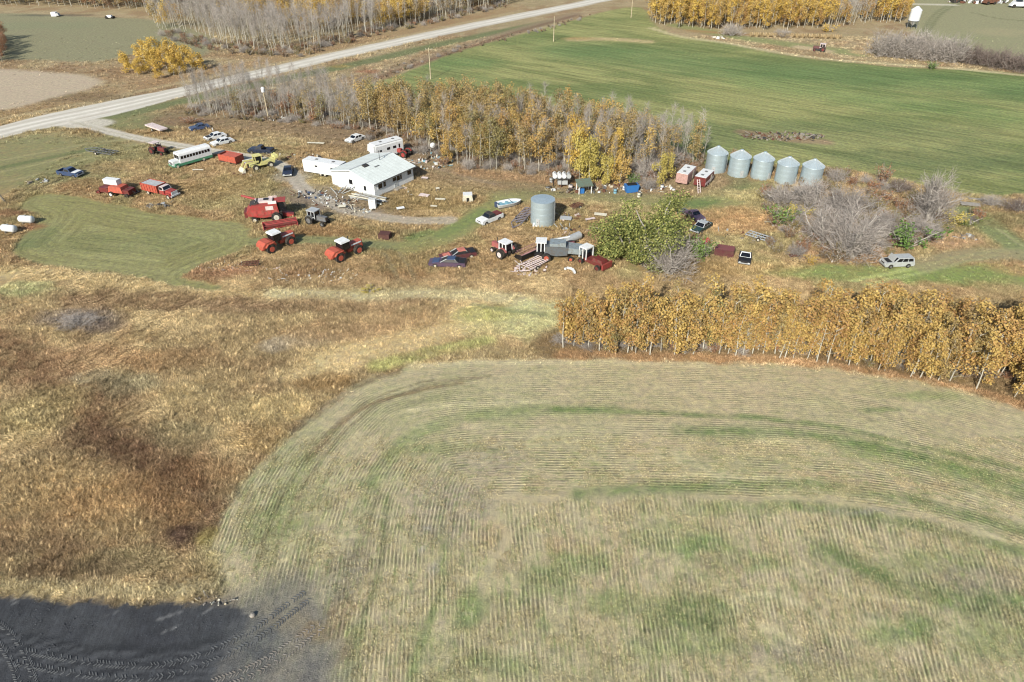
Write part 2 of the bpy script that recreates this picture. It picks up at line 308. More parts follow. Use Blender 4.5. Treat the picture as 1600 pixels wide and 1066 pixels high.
    # ploughed soil
    aG = p.poly(REG['soil_fringe'], (116, 114, 113), .9, 2.2, 0); p.mix(aG*sstep(.45, .62, n2)*.5, (150, 140, 118)); p.mix(aG*sstep(.5, .65, p.nf)*.5, (104, 102, 102))
    p.x = p.x+(fbm(x, y, .5, 3, 93)-.5)*.9; p.y = p.y+(fbm(x, y, .5, 3, 94)-.5)*.9; aP = p.poly(REG['ploughed_soil'], (72, 74, 79), 1, .35, 0)
    keep = p.c.copy()
    p.mix(sstep(.4, .65, n2)*.5, (58, 60, 67)); S([(-20,985),(120,1010),(300,1015),(420,960)], .5, (50, 52, 56), .5, .4)
    for k in range(12):
        S([(-60,962+k*5),(40,990+k*5),(140,1012+k*4),(250,1022+k*4),(340,1005+k*6),(400,968+k*8),(440,930+k*8)], .2, (88, 90, 95) if k % 2 else (50, 52, 57), .6, .2)
    for q in ([(165,962),(180,958)], [(250,966),(285,956)], [(315,962),(330,950)], [(258,985),(280,978)], [(20,938),(26,944)]): S(q, .14, (140, 140, 142), .6, .2)
    p.c = keep*(1-aP[:, None])+p.c*aP[:, None]
    
    B(540,955, 1.6,1.5, (152, 128, 94), .5, .3); B(398,985, 3,2.6, (94, 96, 99), .75, 0); B(365,1040, 3,2, (88, 90, 94), .7, 0); B(548,1010, .9,2, (128, 104, 84), .5, .2); B(505,985, 1.8,1.1, (138, 116, 82), .7, .2); B(450,975,2.5,1,(150,136,110),.5)
    # ---- roads
    d, s1 = pdist(x, y, ROAD); wv = (fbm(x, y, 6, 2, 55)-.5)*.7
    wid = 4.3+2.2*np.exp(-((s1-pdist(np.array([G(150,174)[0]]), np.array([G(150,174)[1]]), ROAD)[1][0])/16)**2)
    aR = 1-sstep(wid-.5, wid+.5, d+wv)
    p.mix(aR, (208, 202, 192), 0); p.mix(aR*np.exp(-((d-1.5)/.55)**2)*.7, (228, 222, 212)); p.mix(aR*np.exp(-(d/.5)**2)*.6, (178, 170, 156)); p.mix(aR*np.exp(-((d-3.3)/.7)**2)*.6, (176, 166, 150)); p.mix(aR*sstep(.5, .7, n2)*.3, (192, 184, 172))
    d2, s2 = pdist(x, y, DRIVE); tt = s2/ (s2.max()+1e-6)
    aD = (1-sstep(1.2, 1.8, d2+wv*.6))*(1-.45*sstep(70, 100, s2))
    aD = np.maximum(aD, (1-sstep(0, 1, (np.hypot((x-G(135,193)[0])/6, (y-G(135,193)[1])/3.5)-.9)*3))*.9)
    p.mix(aD*.9, (208, 200, 188), 0); p.mix(aD*np.exp(-(d2/.35)**2)*.5, (150, 144, 112))
    p.mix(aD*sstep(60, 80, s2)*.55, (160, 146, 132))
    B(455,275, 5,5, (166, 156, 142), .7, 0)
    # ---- region ids, streak coordinates
    rid = np.zeros(len(x), int); names = ['grassland', 'green_field', 'stubble_field', 'ploughed_soil', 'mown_lawn', 'pasture', 'far_field', 'bare_field', 'road', 'driveway']
    for i, nme in ((5, 'pasture'), (6, 'far_field'), (7, 'bare_field')):
        rid[inside(p.x, p.y, REG[nme])] = i
    for i, aa in ((1, aF), (4, aL), (2, aS), (3, aP), (9, aD), (8, aR)): rid[aa > .5] = i
    de, se = pdist(x, y, STUB_EDGE)
    cx0, cy0 = 8.0, -70.0
    radial = np.arctan2(x-cx0, y-cy0)*100.0
    de = de; thr = 23+(fbm(x, y, 7, 2, 63)-.5)*5; inner = de > thr
    across = np.where(inner, radial, de); along = np.where(inner, np.hypot(x-cx0, y-cy0), se)
    across = across+(fbm(x, y, 3.5, 2, 61)-.5)*.2
    seam = 1-np.exp(-((de-thr)/.5)**2)
    f = rid == 1
    across = np.where(f, x*-FD[1]+y*FD[0], across); along = np.where(f, x*FD[0]+y*FD[1], along)
    dl, sl2 = pdist(x, y, REG['mown_lawn'], True); l = rid == 4
    across = np.where(l, dl*1.0, across); along = np.where(l, sl2, along)
    r = (rid >= 8)
    across = np.where(r, np.where(rid == 8, d, d2), across); along = np.where(r, np.where(rid == 8, s1, s2), along)
    rows = aS*(1-aP)*seam*(1-.55*sstep(48, 60, y))*(1-aG); streak = np.clip(aF*1.6+aL*1.1+aR*.5+aD*.4+aP*.9+aS*.4*seam, 0, 1.6)
    fine = np.clip(1-aR*.7-aP*.45, 0, 1)
    return p.c, np.clip(p.tall*(1-aF*.97)*(1-aL)*(1-aR)*(1-aD), 0, 1), rid, across, along, rows, streak, fine, names, aS, aP

# ------------------------------------------------------------------ ground material
def new_mat(name):
    m = bpy.data.materials.new(name); m.use_nodes = True
    nt = m.node_tree; b = nt.nodes['Principled BSDF']; b.inputs['Specular IOR Level'].default_value = .25
    return m, nt, nt.nodes, nt.links, b
class NB:
    def __init__(s, nt): s.nt = nt; s.n = nt.nodes; s.l = nt.links
    def attr(s, name, out, typ='GEOMETRY'):
        a = s.n.new('ShaderNodeAttribute'); a.attribute_name = name; a.attribute_type = typ; return a.outputs[out]
    def _set(s, sock, v):
        if hasattr(v, 'is_linked') or isinstance(v, bpy.types.NodeSocket): s.l.new(v, sock)
        else: sock.default_value = v
    def math(s, op, a, b=None, clamp=False):
        m = s.n.new('ShaderNodeMath'); m.operation = op; m.use_clamp = clamp; s._set(m.inputs[0], a)
        if b is not None: s._set(m.inputs[1], b)
        return m.outputs[0]
    def noise(s, vec, scale, detail=4, rough=.6, dim='3D'):
        t = s.n.new('ShaderNodeTexNoise'); t.noise_dimensions = dim; t.inputs['Scale'].default_value = scale
        t.inputs['Detail'].default_value = detail; t.inputs['Roughness'].default_value = rough
        if vec is not None: s.l.new(vec, t.inputs['Vector'])
        return t.outputs['Fac']
    def rng(s, v, a, b, c, d, clamp=True):
        m = s.n.new('ShaderNodeMapRange'); m.clamp = clamp; s._set(m.inputs[0], v)
        for i, q in enumerate((a, b, c, d)): m.inputs[i+1].default_value = q
        return m.outputs[0]
    def mix(s, f, a, b, mode='MIX'):
        m = s.n.new('ShaderNodeMix'); m.data_type = 'RGBA'; m.blend_type = mode; s._set(m.inputs[0], f)
        s._set(m.inputs[6], a); s._set(m.inputs[7], b); return m.outputs[2]
    def vmul(s, col, val):
        m = s.n.new('ShaderNodeVectorMath'); m.operation = 'SCALE'; s._set(m.inputs[0], col); s._set(m.inputs[3], val); return m.outputs[0]
    def comb(s, x, y, z=0.0):
        m = s.n.new('ShaderNodeCombineXYZ'); s._set(m.inputs[0], x); s._set(m.inputs[1], y); s._set(m.inputs[2], z); return m.outputs[0]
    def pos(s): return s.n.new('ShaderNodeNewGeometry').outputs['Position']
    def hsv(s, col, h=.5, sat=1., val=1.):
        m = s.n.new('ShaderNodeHueSaturation'); s._set(m.inputs['Color'], col); s._set(m.inputs['Hue'], h); s._set(m.inputs['Saturation'], sat); s._set(m.inputs['Value'], val); return m.outputs[0]
def ground_material():
    m, nt, N, L, b = new_mat('ground_cover'); q = NB(nt); P = q.pos()
    c = q.attr('Col', 'Color'); ac = q.attr('across', 'Fac'); al = q.attr('along', 'Fac')
    rw = q.attr('rows', 'Fac'); sk = q.attr('streak', 'Fac'); fn = q.attr('fine', 'Fac')
    f1 = q.noise(P, 1.3, 6, .7); f2 = q.noise(P, 9.0, 4, .7); f3 = q.noise(P, .35, 4, .6); f4 = q.noise(P, .5, 6, .75)
    v = q.rng(f1, .3, .7, .72, 1.28); v2 = q.rng(f2, .3, .7, .62, 1.38)
    v = q.math('MULTIPLY', v, v2); v = q.math('MULTIPLY', q.math('SUBTRACT', v, 1.0), fn); v = q.math('ADD', v, 1.0)
    # long streaks that follow the rows of the crop and the mower
    sv = q.comb(q.math('MULTIPLY', ac, 1.0), q.math('MULTIPLY', al, .05))
    s1 = q.noise(sv, 1.1, 5, .75); s1 = q.math('MULTIPLY', q.math('SUBTRACT', s1, .5), 1.25)
    sv2 = q.comb(ac, q.math('MULTIPLY', al, .25)); s2 = q.math('MULTIPLY', q.math('SUBTRACT', q.noise(sv2, 5.0, 3, .7), .5), .9)
    s = q.math('MULTIPLY', q.math('ADD', s1, s2), sk); s = q.math('ADD', s, 1.0)
    # crop rows, wandering and with gaps
    ph = q.math('MULTIPLY', ac, 2*math.pi/.36)
    r = q.math('SINE', ph); r = q.rng(r, -.5, 1, -.5, .62)
    gap = q.rng(q.noise(P, 1.6, 6, .85), .38, .62, 0, 1.0)
    gap = q.math('MULTIPLY', gap, q.rng(q.noise(P, .22, 4, .65), .42, .62, .08, 1.35))
    r = q.math('MULTIPLY', q.math('MULTIPLY', r, gap), rw); rr = q.math('ADD', q.math('MULTIPLY', r, .92), 1.0)
    tot = q.math('MULTIPLY', q.math('MULTIPLY', v, s), rr)
    gm = q.math('MULTIPLY', q.rng(q.noise(sv2, 1.6, 6, .75), .47, .64, 0, .75), rw)
    c = q.mix(gm, c, (*alb((132, 146, 88)), 1)); c = q.mix(q.math('MULTIPLY', q.rng(q.noise(sv2, 3.3, 4, .75), .55, .7, 0, .7), rw), c, (*alb((222, 206, 160)), 1))
    tot = q.math('MULTIPLY', tot, q.math('ADD', 1.0, q.math('MULTIPLY', q.rng(f4, .3, .7, -.22, .22), rw)))
    c = q.mix(q.math('MULTIPLY', q.rng(f4, .56, .66, 0, .45), rw), c, (*alb((160, 142, 122)), 1))
    col = q.vmul(c, tot)
    col = q.hsv(col, q.rng(f3, .3, .7, .49, .51), q.rng(f1, .3, .7, .85, 1.12), 1.0)
    L.new(col, b.inputs['Base Color']); b.inputs['Roughness'].default_value = .95; b.inputs['Specular IOR Level'].default_value = .08
    h = q.math('ADD', q.math('MULTIPLY', f2, .09), q.math('MULTIPLY', f1, .14)); h = q.math('MULTIPLY', h, fn); h = q.math('ADD', h, q.math('MULTIPLY', r, .07))
    bp = N.new('ShaderNodeBump'); bp.inputs['Distance'].default_value = 1.0; bp.inputs['Strength'].default_value = .9
    L.new(h, bp.inputs['Height']); L.new(bp.outputs[0], b.inputs['Normal'])
    return m
GMAT = ground_material()

def set_attr(me, name, typ, arr):
    a = me.attributes.new(name, typ, 'POINT')
    if typ == 'FLOAT_COLOR':
        d = np.ones((len(arr), 4), np.float32); d[:, :3] = arr; a.data.foreach_set('color', d.ravel())
    elif typ == 'FLOAT_VECTOR': a.data.foreach_set('vector', np.asarray(arr, np.float32).ravel())
    elif typ == 'INT': a.data.foreach_set('value', np.asarray(arr, np.int32))
    else: a.data.foreach_set('value', np.asarray(arr, np.float32))
def link(o, parent=None):
    COL.objects.link(o)
    if parent is not None: o.parent = parent
    return o
def make_mesh(name, V, F):
    me = bpy.data.meshes.new(name); V = np.asarray(V, np.float32)
    if isinstance(F, np.ndarray):
        k = F.shape[1]; me.vertices.add(len(V)); me.vertices.foreach_set('co', V.ravel())
        me.loops.add(F.size); me.loops.foreach_set('vertex_index', F.ravel().astype(np.int32))
        me.polygons.add(len(F)); me.polygons.foreach_set('loop_start', np.arange(0, F.size, k, dtype=np.int32))
        me.polygons.foreach_set('loop_total', np.full(len(F), k, np.int32)); me.update(calc_edges=True)
    else: me.from_pydata([tuple(map(float, q)) for q in V], [], F); me.update()
    return me
patches = [(-93, 93, 18, 102, .3), (-170, 170, 102, 222, .6), (-285, 285, 222, 450, 1.5)]
pieces = {}
for (x0, x1, y0, y1, st) in patches:
    nx = int(round((x1-x0)/st))+1; ny = int(round((y1-y0)/st))+1
    X, Y = np.meshgrid(np.linspace(x0, x1, nx), np.linspace(y0, y1, ny)); x = X.ravel(); y = Y.ravel()
    c, tall, rid, ac, al, rw, sk, fn, names, aS, aP = paint(x, y)
    i = np.arange((nx-1)*(ny-1)); r_, c_ = i//(nx-1), i % (nx-1); v0 = r_*nx+c_
    Fq = np.stack([v0, v0+1, v0+nx+1, v0+nx], 1); fr = rid[v0]
    for k in np.unique(fr):
        F = Fq[fr == k]; used, inv = np.unique(F.ravel(), return_inverse=True)
        pieces.setdefault(names[k], []).append((np.stack([x[used], y[used], np.zeros(len(used))], 1), inv.reshape(-1, 4), c[used], ac[used], al[used], rw[used], sk[used], fn[used]))
for nme, lst in pieces.items():
    off = 0; Vs = []; Fs = []
    for q in lst: Vs.append(q[0]); Fs.append(q[1]+off); off += len(q[0])
    me = make_mesh(nme, np.vstack(Vs), np.vstack(Fs))
    set_attr(me, 'Col', 'FLOAT_COLOR', np.vstack([q[2] for q in lst]))
    for j, an in ((3, 'across'), (4, 'along'), (5, 'rows'), (6, 'streak'), (7, 'fine')): set_attr(me, an, 'FLOAT', np.concatenate([q[j] for q in lst]))
    me.materials.append(GMAT); o = link(bpy.data.objects.new(nme, me)); o['kind'] = 'structure'
# everything further out
m, nt, N, L, b = new_mat('distant_ground'); q = NB(nt); P = q.pos()
cc = q.mix(q.rng(q.noise(P, .012, 4), .42, .58, 0, 1), (*alb((150, 140, 104)), 1), (*alb((120, 128, 84)), 1))
L.new(q.vmul(cc, q.rng(q.noise(P, .6, 5, .7), .3, .7, .7, 1.3)), b.inputs['Base Color']); b.inputs['Roughness'].default_value = 1
R = 6000
V = [(-R, -R, -.02), (R, -R, -.02), (R, R, -.02), (-R, R, -.02)]
a0, b0, c0, d0 = -92.9, 92.9, 18.1, 449.9
me = make_mesh('ground', V, [(0, 1, 2, 3)]); me.materials.append(m)
o = link(bpy.data.objects.new('ground', me)); o['kind'] = 'structure'

# ------------------------------------------------------------------ mesh building
def rgb(c, k=1.0):
    q = alb(c)*k; return (float(q[0]), float(q[1]), float(q[2]), 1)
MATS = {}
def M(name, c, rough=.5, metal=0., dirt=.25, scale=2.5, spec=.4, k=1.0, dcol=(104, 84, 62)):
    """paint, metal or plastic with uneven fading and grime"""
    if name in MATS: return MATS[name]
    m, nt, N, L, b = new_mat(name); q = NB(nt)
    tc = N.new('ShaderNodeTexCoord').outputs['Object']
    n = q.noise(tc, scale, 5, .65); n2 = q.noise(tc, scale*6, 3, .7)
    base = q.vmul(rgb(c, k)[:3], q.rng(n2, .3, .7, .86, 1.1))
    col = q.mix(q.rng(n, .42, .7, 0, dirt*2.2), base, rgb(dcol))
    L.new(col, b.inputs['Base Color']); b.inputs['Metallic'].default_value = metal
    L.new(q.rng(n, .3, .7, max(rough-.12, .05), min(rough+.2, 1)), b.inputs['Roughness']); b.inputs['Specular IOR Level'].default_value = spec
    MATS[name] = m; return m
def tri_box(): pass
class MB:
    def __init__(s): s.v = []; s.f = []
    def add(s, V, F, mat=None):
        o = len(s.v); s.v += [tuple(q) for q in V]; s.f += [tuple(i+o for i in f) for f in F]; return s
    def hexa(s, P):
        """8 corners: bottom 4 anticlockwise, top 4"""
        return s.add(P, [(0, 3, 2, 1), (4, 5, 6, 7), (0, 1, 5, 4), (1, 2, 6, 5), (2, 3, 7, 6), (3, 0, 4, 7)])
    def box(s, cx, cy, cz, sx, sy, sz, rz=0., ry=0., rx=0.):
        P = [(-1,-1,-1), (1,-1,-1), (1,1,-1), (-1,1,-1), (-1,-1,1), (1,-1,1), (1,1,1), (-1,1,1)]
        R = Matrix.Rotation(rz, 3, 'Z') @ Matrix.Rotation(ry, 3, 'Y') @ Matrix.Rotation(rx, 3, 'X')
        return s.hexa([tuple(R @ Vector((p[0]*sx/2, p[1]*sy/2, p[2]*sz/2))+Vector((cx, cy, cz))) for p in P])
    def bar(s, a, b, w, h=None):
        a = Vector(a); b = Vector(b); d = (b-a); L = d.length; d.normalize(); h = h or w
        u = d.cross(Vector((0, 0, 1)));
        if u.length < 1e-3: u = Vector((1, 0, 0))
        u.normalize(); v = u.cross(d); P = []
        for e in (a, b):
            for i, j in ((-1,-1), (1,-1), (1,1), (-1,1)): P.append(tuple(e+u*i*w/2+v*j*h/2))
        return s.hexa(P)
    def prism(s, prof, y0, y1, ti=0.0):
        """outline (x, z) pushed from y0 to y1"""
        n = len(prof); V = [(x, y0, z) for x, z in prof]+[(x, y1, z) for x, z in prof]
        return s.add(V, [tuple(range(n)), tuple(range(2*n-1, n-1, -1))]+[(i, i+n, (i+1) % n+n, (i+1) % n) for i in range(n)])
    def xprism(s, prof, x0, x1):
        """outline (y, z) pushed from x0 to x1"""
        n = len(prof); V = [(x0, y, z) for y, z in prof]+[(x1, y, z) for y, z in prof]
        return s.add(V, [tuple(range(n)), tuple(range(2*n-1, n-1, -1))]+[(i, i+n, (i+1) % n+n, (i+1) % n) for i in range(n)])
    def frust(s, x0, x1, w0, z0, x2, x3, w1, z1, yc=0.):
        return s.hexa([(x0, yc-w0/2, z0), (x1, yc-w0/2, z0), (x1, yc+w0/2, z0), (x0, yc+w0/2, z0), (x2, yc-w1/2, z1), (x3, yc-w1/2, z1), (x3, yc+w1/2, z1), (x2, yc+w1/2, z1)])
    def cyl(s, a, b, r0, r1=None, n=14, cap=True):
        r1 = r0 if r1 is None else r1; a = Vector(a); b = Vector(b); d = (b-a).normalized()
        u = d.cross(Vector((0, 0, 1)));
        if u.length < 1e-3: u = Vector((1, 0, 0))
        u.normalize(); v = d.cross(u); V = []
        for e, r in ((a, r0), (b, r1)):
            for i in range(n):
                t = 2*math.pi*i/n; V.append(tuple(e+u*math.cos(t)*r+v*math.sin(t)*r))
        F = [(i, (i+1) % n, (i+1) % n+n, i+n) for i in range(n)]
        if cap: F += [tuple(range(n-1, -1, -1)), tuple(range(n, 2*n))]
        return s.add(V, F)
    def lathe(s, prof, n=24, c=(0, 0, 0)):
        V = []; F = []; m = len(prof)
        for r, z in prof:
            for i in range(n):
                t = 2*math.pi*i/n; V.append((c[0]+r*math.cos(t), c[1]+r*math.sin(t), c[2]+z))
        for j in range(m-1):
            for i in range(n): F.append((j*n+i, j*n+(i+1) % n, (j+1)*n+(i+1) % n, (j+1)*n+i))
        return s.add(V, F)
    def panel(s, q, u0, u1, v0, v1, off=.012):
        """thin plate set on the quad q (a, b, c, d) between fractions"""
        a, b, c, d = [Vector(t) for t in q]
        def pt(u, v): return (a*(1-u)+b*u)*(1-v)+(d*(1-u)+c*u)*v
        n = (b-a).cross(d-a).normalized(); A = [pt(u0, v0), pt(u1, v0), pt(u1, v1), pt(u0, v1)]
        return s.hexa([tuple(p-n*.02) for p in A]+[tuple(p+n*off) for p in A])
    def out(s, name, mat, parent=None, smooth=False):
        me = make_mesh(name, s.v, s.f)
        me.materials.append(mat)
        if smooth:
            me.polygons.foreach_set('use_smooth', [True]*len(me.polygons)); me.set_sharp_from_angle(angle=math.radians(35))
        return link(bpy.data.objects.new(name, me), parent)
FOOT = []
def tag(o, label, cat, group=None, kind=None):
    o['label'] = label; o['category'] = cat
    if group: o['group'] = group
    if kind: o['kind'] = kind
    return o
def thing(name, label, cat, loc=(0, 0, 0), rz=0., group=None, r=1.5):
    o = bpy.data.objects.new(name, None); o.empty_display_size = .3; COL.objects.link(o)
    o.location = loc if len(loc) == 3 else (loc[0], loc[1], 0); o.rotation_euler = (0, 0, rz)
    if r: FOOT.append((loc[0], loc[1], r))
    return tag(o, label, cat, group)
def between(a, b):
    """ground position and heading of something whose rear stands at pixel a and front at pixel b"""
    A = Vector(G(*a)); B = Vector(G(*b)); c = (A+B)/2; return (c.x, c.y), math.atan2(B.y-A.y, B.x-A.x), (B-A).length
def clone(root, loc, rz, label, group=None, scale=None):
    def rec(o, par):
        c = o.copy(); COL.objects.link(c)
        if par is not None: c.parent = par
        for ch in list(o.children): rec(ch, c)
        return c
    r = rec(root, None); r.location = (loc[0], loc[1], loc[2] if len(loc) > 2 else 0); r.rotation_euler = (0, 0, rz); r['label'] = label
    if group: r['group'] = group
    FOOT.append((loc[0], loc[1], 1.5)); return r

white = M('white_paint', (232, 234, 238), .45, dirt=.1); cream = M('cream_paint', (222, 216, 196), .6, dirt=.2)
red = M('red_paint', (176, 50, 50), .55, dirt=.3); dred = M('dark_red_paint', (120, 34, 38), .5, dirt=.3)
orange = M('orange_red_paint', (200, 82, 56), .6, dirt=.28); maroon = M('maroon_paint', (100, 48, 56), .5, dirt=.3)
navy = M('navy_paint', (34, 48, 74), .3, dirt=.1); blue = M('blue_paint', (56, 80, 122), .35, dirt=.15); bright = M('bright_blue_plastic', (24, 116, 196), .4, dirt=.05)
green = M('green_paint', (66, 150, 112), .5, dirt=.15); dgreen = M('dark_green_paint', (28, 66, 66), .35, dirt=.15)
yellow = M('pale_yellow_paint', (222, 214, 130), .5, dirt=.15); purple = M('plum_paint', (92, 72, 98), .4, dirt=.2)
silver = M('silver_paint', (190, 194, 198), .35, .15, dirt=.1); grey = M('grey_metal', (128, 132, 138), .5, .3, dirt=.3)
dgrey = M('dark_steel', (58, 60, 64), .6, .2, dirt=.3); black = M('black_paint', (26, 27, 30), .45, dirt=.1); tyre = M('tyre_rubber', (30, 30, 31), .9, dirt=.4, dcol=(90, 80, 66))
glass = M('dark_glass', (18, 24, 32), .12, dirt=.03, spec=.7); rust = M('rusty_steel', (122, 78, 56), .85, dirt=.5, dcol=(80, 50, 38))
galv = M('galvanised_sheet', (196, 214, 224), .38, .5, dirt=.15, dcol=(130, 146, 158)); wood = M('weathered_wood', (150, 138, 122), .9, dirt=.4, dcol=(104, 92, 80))
lwood = M('pale_lumber', (200, 184, 152), .9, dirt=.25); pinkw = M('faded_pink_white', (226, 206, 206), .6, dirt=.2); rimw = M('pale_rim', (206, 200, 186), .5, dirt=.2)
bluish = M('light_blue_paint', (120, 176, 200), .4, dirt=.1); concrete = M('grey_concrete', (160, 154, 146), .9, dirt=.3)

def wheel(parent, x, y, r, w, rim=rimw, z=None, name='wheel'):
    z = r if z is None else z
    b = MB(); b.cyl((x, y-w/2, z), (x, y+w/2, z), r, n=16); t = b.out(name, tyre, parent, True)
    sgn = 1 if y > 0 else -1
    b = MB(); b.cyl((x, y+sgn*w/2-sgn*.02, z), (x, y+sgn*w/2+sgn*.03, z), r*.55, n=12); b.out('rim', rim, t); return t
def greenhouse(root, x0, x1, x2, x3, w0, w1, z0, z1, body, pil=True, split=1):
    """cabin with dark panes standing just proud of it"""
    b = MB(); b.frust(x0, x1, w0, z0, x2, x3, w1, z1); b.out('cabin', body, root)
    sides = {'windshield': ((x1, -w0/2, z0), (x1, w0/2, z0), (x3, w1/2, z1), (x3, -w1/2, z1)),
             'rear_window': ((x0, w0/2, z0), (x0, -w0/2, z0), (x2, -w1/2, z1), (x2, w1/2, z1))}
    for k, q in sides.items(): MB().panel(q, .07, .93, .12, .9).out(k, glass, root)
    for q in (((x0, -w0/2, z0), (x1, -w0/2, z0), (x3, -w1/2, z1), (x2, -w1/2, z1)), ((x1, w0/2, z0), (x0, w0/2, z0), (x2, w1/2, z1), (x3, w1/2, z1))):
        for i in range(split): MB().panel(q, .07+i*.9/split, .07+(i+.88)*.9/split, .12, .85).out('side_window', glass, root)
def car(label, cat, a, b_, body, kind='sedan', L=4.7, hood='closed', rim=grey, name=None, group=None, bodyname='body', bare=False, roofm=None, twist=0, cargo=None):
    loc, rz, _ = between(a, b_); W = 1.85
    t = thing(name or {'sedan': 'parked_car', 'suv': 'parked_suv', 'pickup': 'pickup_truck'}[kind], label, cat, loc, rz+twist, group, 1.9)
    h = L/2; zb, zh = .3, {'sedan': .88, 'suv': 1.02, 'pickup': 1.05}[kind]
    arch = lambda x: [(x-.42, zb), (x-.36, .55), (x-.15, .72), (x+.15, .72), (x+.36, .55), (x+.42, zb)]
    prof = [(-h, zb+.1), (-h+.08, zb)]+arch(-h+.95)+arch(h-.95)+[(h-.08, zb), (h, zb+.12), (h-.04, zh-.22), (h-.25, zh-.06), (h-1.35, zh+.02)]
    if kind == 'pickup': prof += [(-.55, zh), (-.55, zh-.45), (-h+.12, zh-.45), (-h+.12, zh), (-h, zh)]
    else: prof += [(-h+.9, zh), (-h+.15, zh-.03), (-h, zh-.2)]
    b = MB(); b.prism(prof, -W/2, W/2); b.out('body', body, t)
    if kind == 'pickup':
        for s in (-1, 1): MB().box(-h/2-.28, s*(W/2-.04), zh-.22, h-.6, .1, .5).out('bed_side', body, t)
        MB().box(-h/2-.3, 0, zh-.42, h-.7, W-.25, .05).out('bed_floor', dgrey, t)
        greenhouse(t, -.6, 1.0, -.45, .45, W-.08, W-.4, zh-.01, zh+.58, roofm or body)
    elif kind == 'suv': greenhouse(t, -h+.1, h-1.35, -h+.3, h-2.0, W-.06, W-.35, zh-.01, zh+.62, roofm or body, split=3)
    else: greenhouse(t, -h+.75, h-1.3, -h+1.3, h-2.1, W-.1, W-.45, zh-.01, zh+.5, roofm or body, split=2)
    for x in (-h+.95, h-.95):
        for y in (-W/2+.08, W/2-.08): wheel(t, x, y, .34, .22, rim)
    MB().box(h+.03, 0, zb+.22, .1, W*.96, .16).out('bumper', silver, t); MB().box(-h-.03, 0, zb+.22, .1, W*.96, .16).out('bumper', silver, t)
    for y in (-W*.36, W*.36): MB().box(h-.02, y, zh-.28, .06, .3, .14).out('headlight', white, t)
    MB().box(h-.015, 0, zh-.28, .06, W*.5, .14).out('grille', black, t)
    if hood == 'up':
        MB().box(h-1.3, 0, zh+.42, .05, W*.85, 1.0, ry=-.45).out('hood', body, t); MB().box(h-.8, 0, zh+.015, .9, W*.7, .06).out('engine_bay', black, t)
    elif hood == 'gone': MB().box(h-.8, 0, zh+.02, 1.0, W*.72, .08).out('engine_bay', black, t)
    elif hood == 'white': MB().box(h-.8, 0, zh+.03, 1.05, W*.9, .05).out('hood', white, t)
    if cargo: MB().box(-h/2-.3, 0, zh-.1, h-.9, W-.4, .5).out('cargo', cargo, t)
    return t

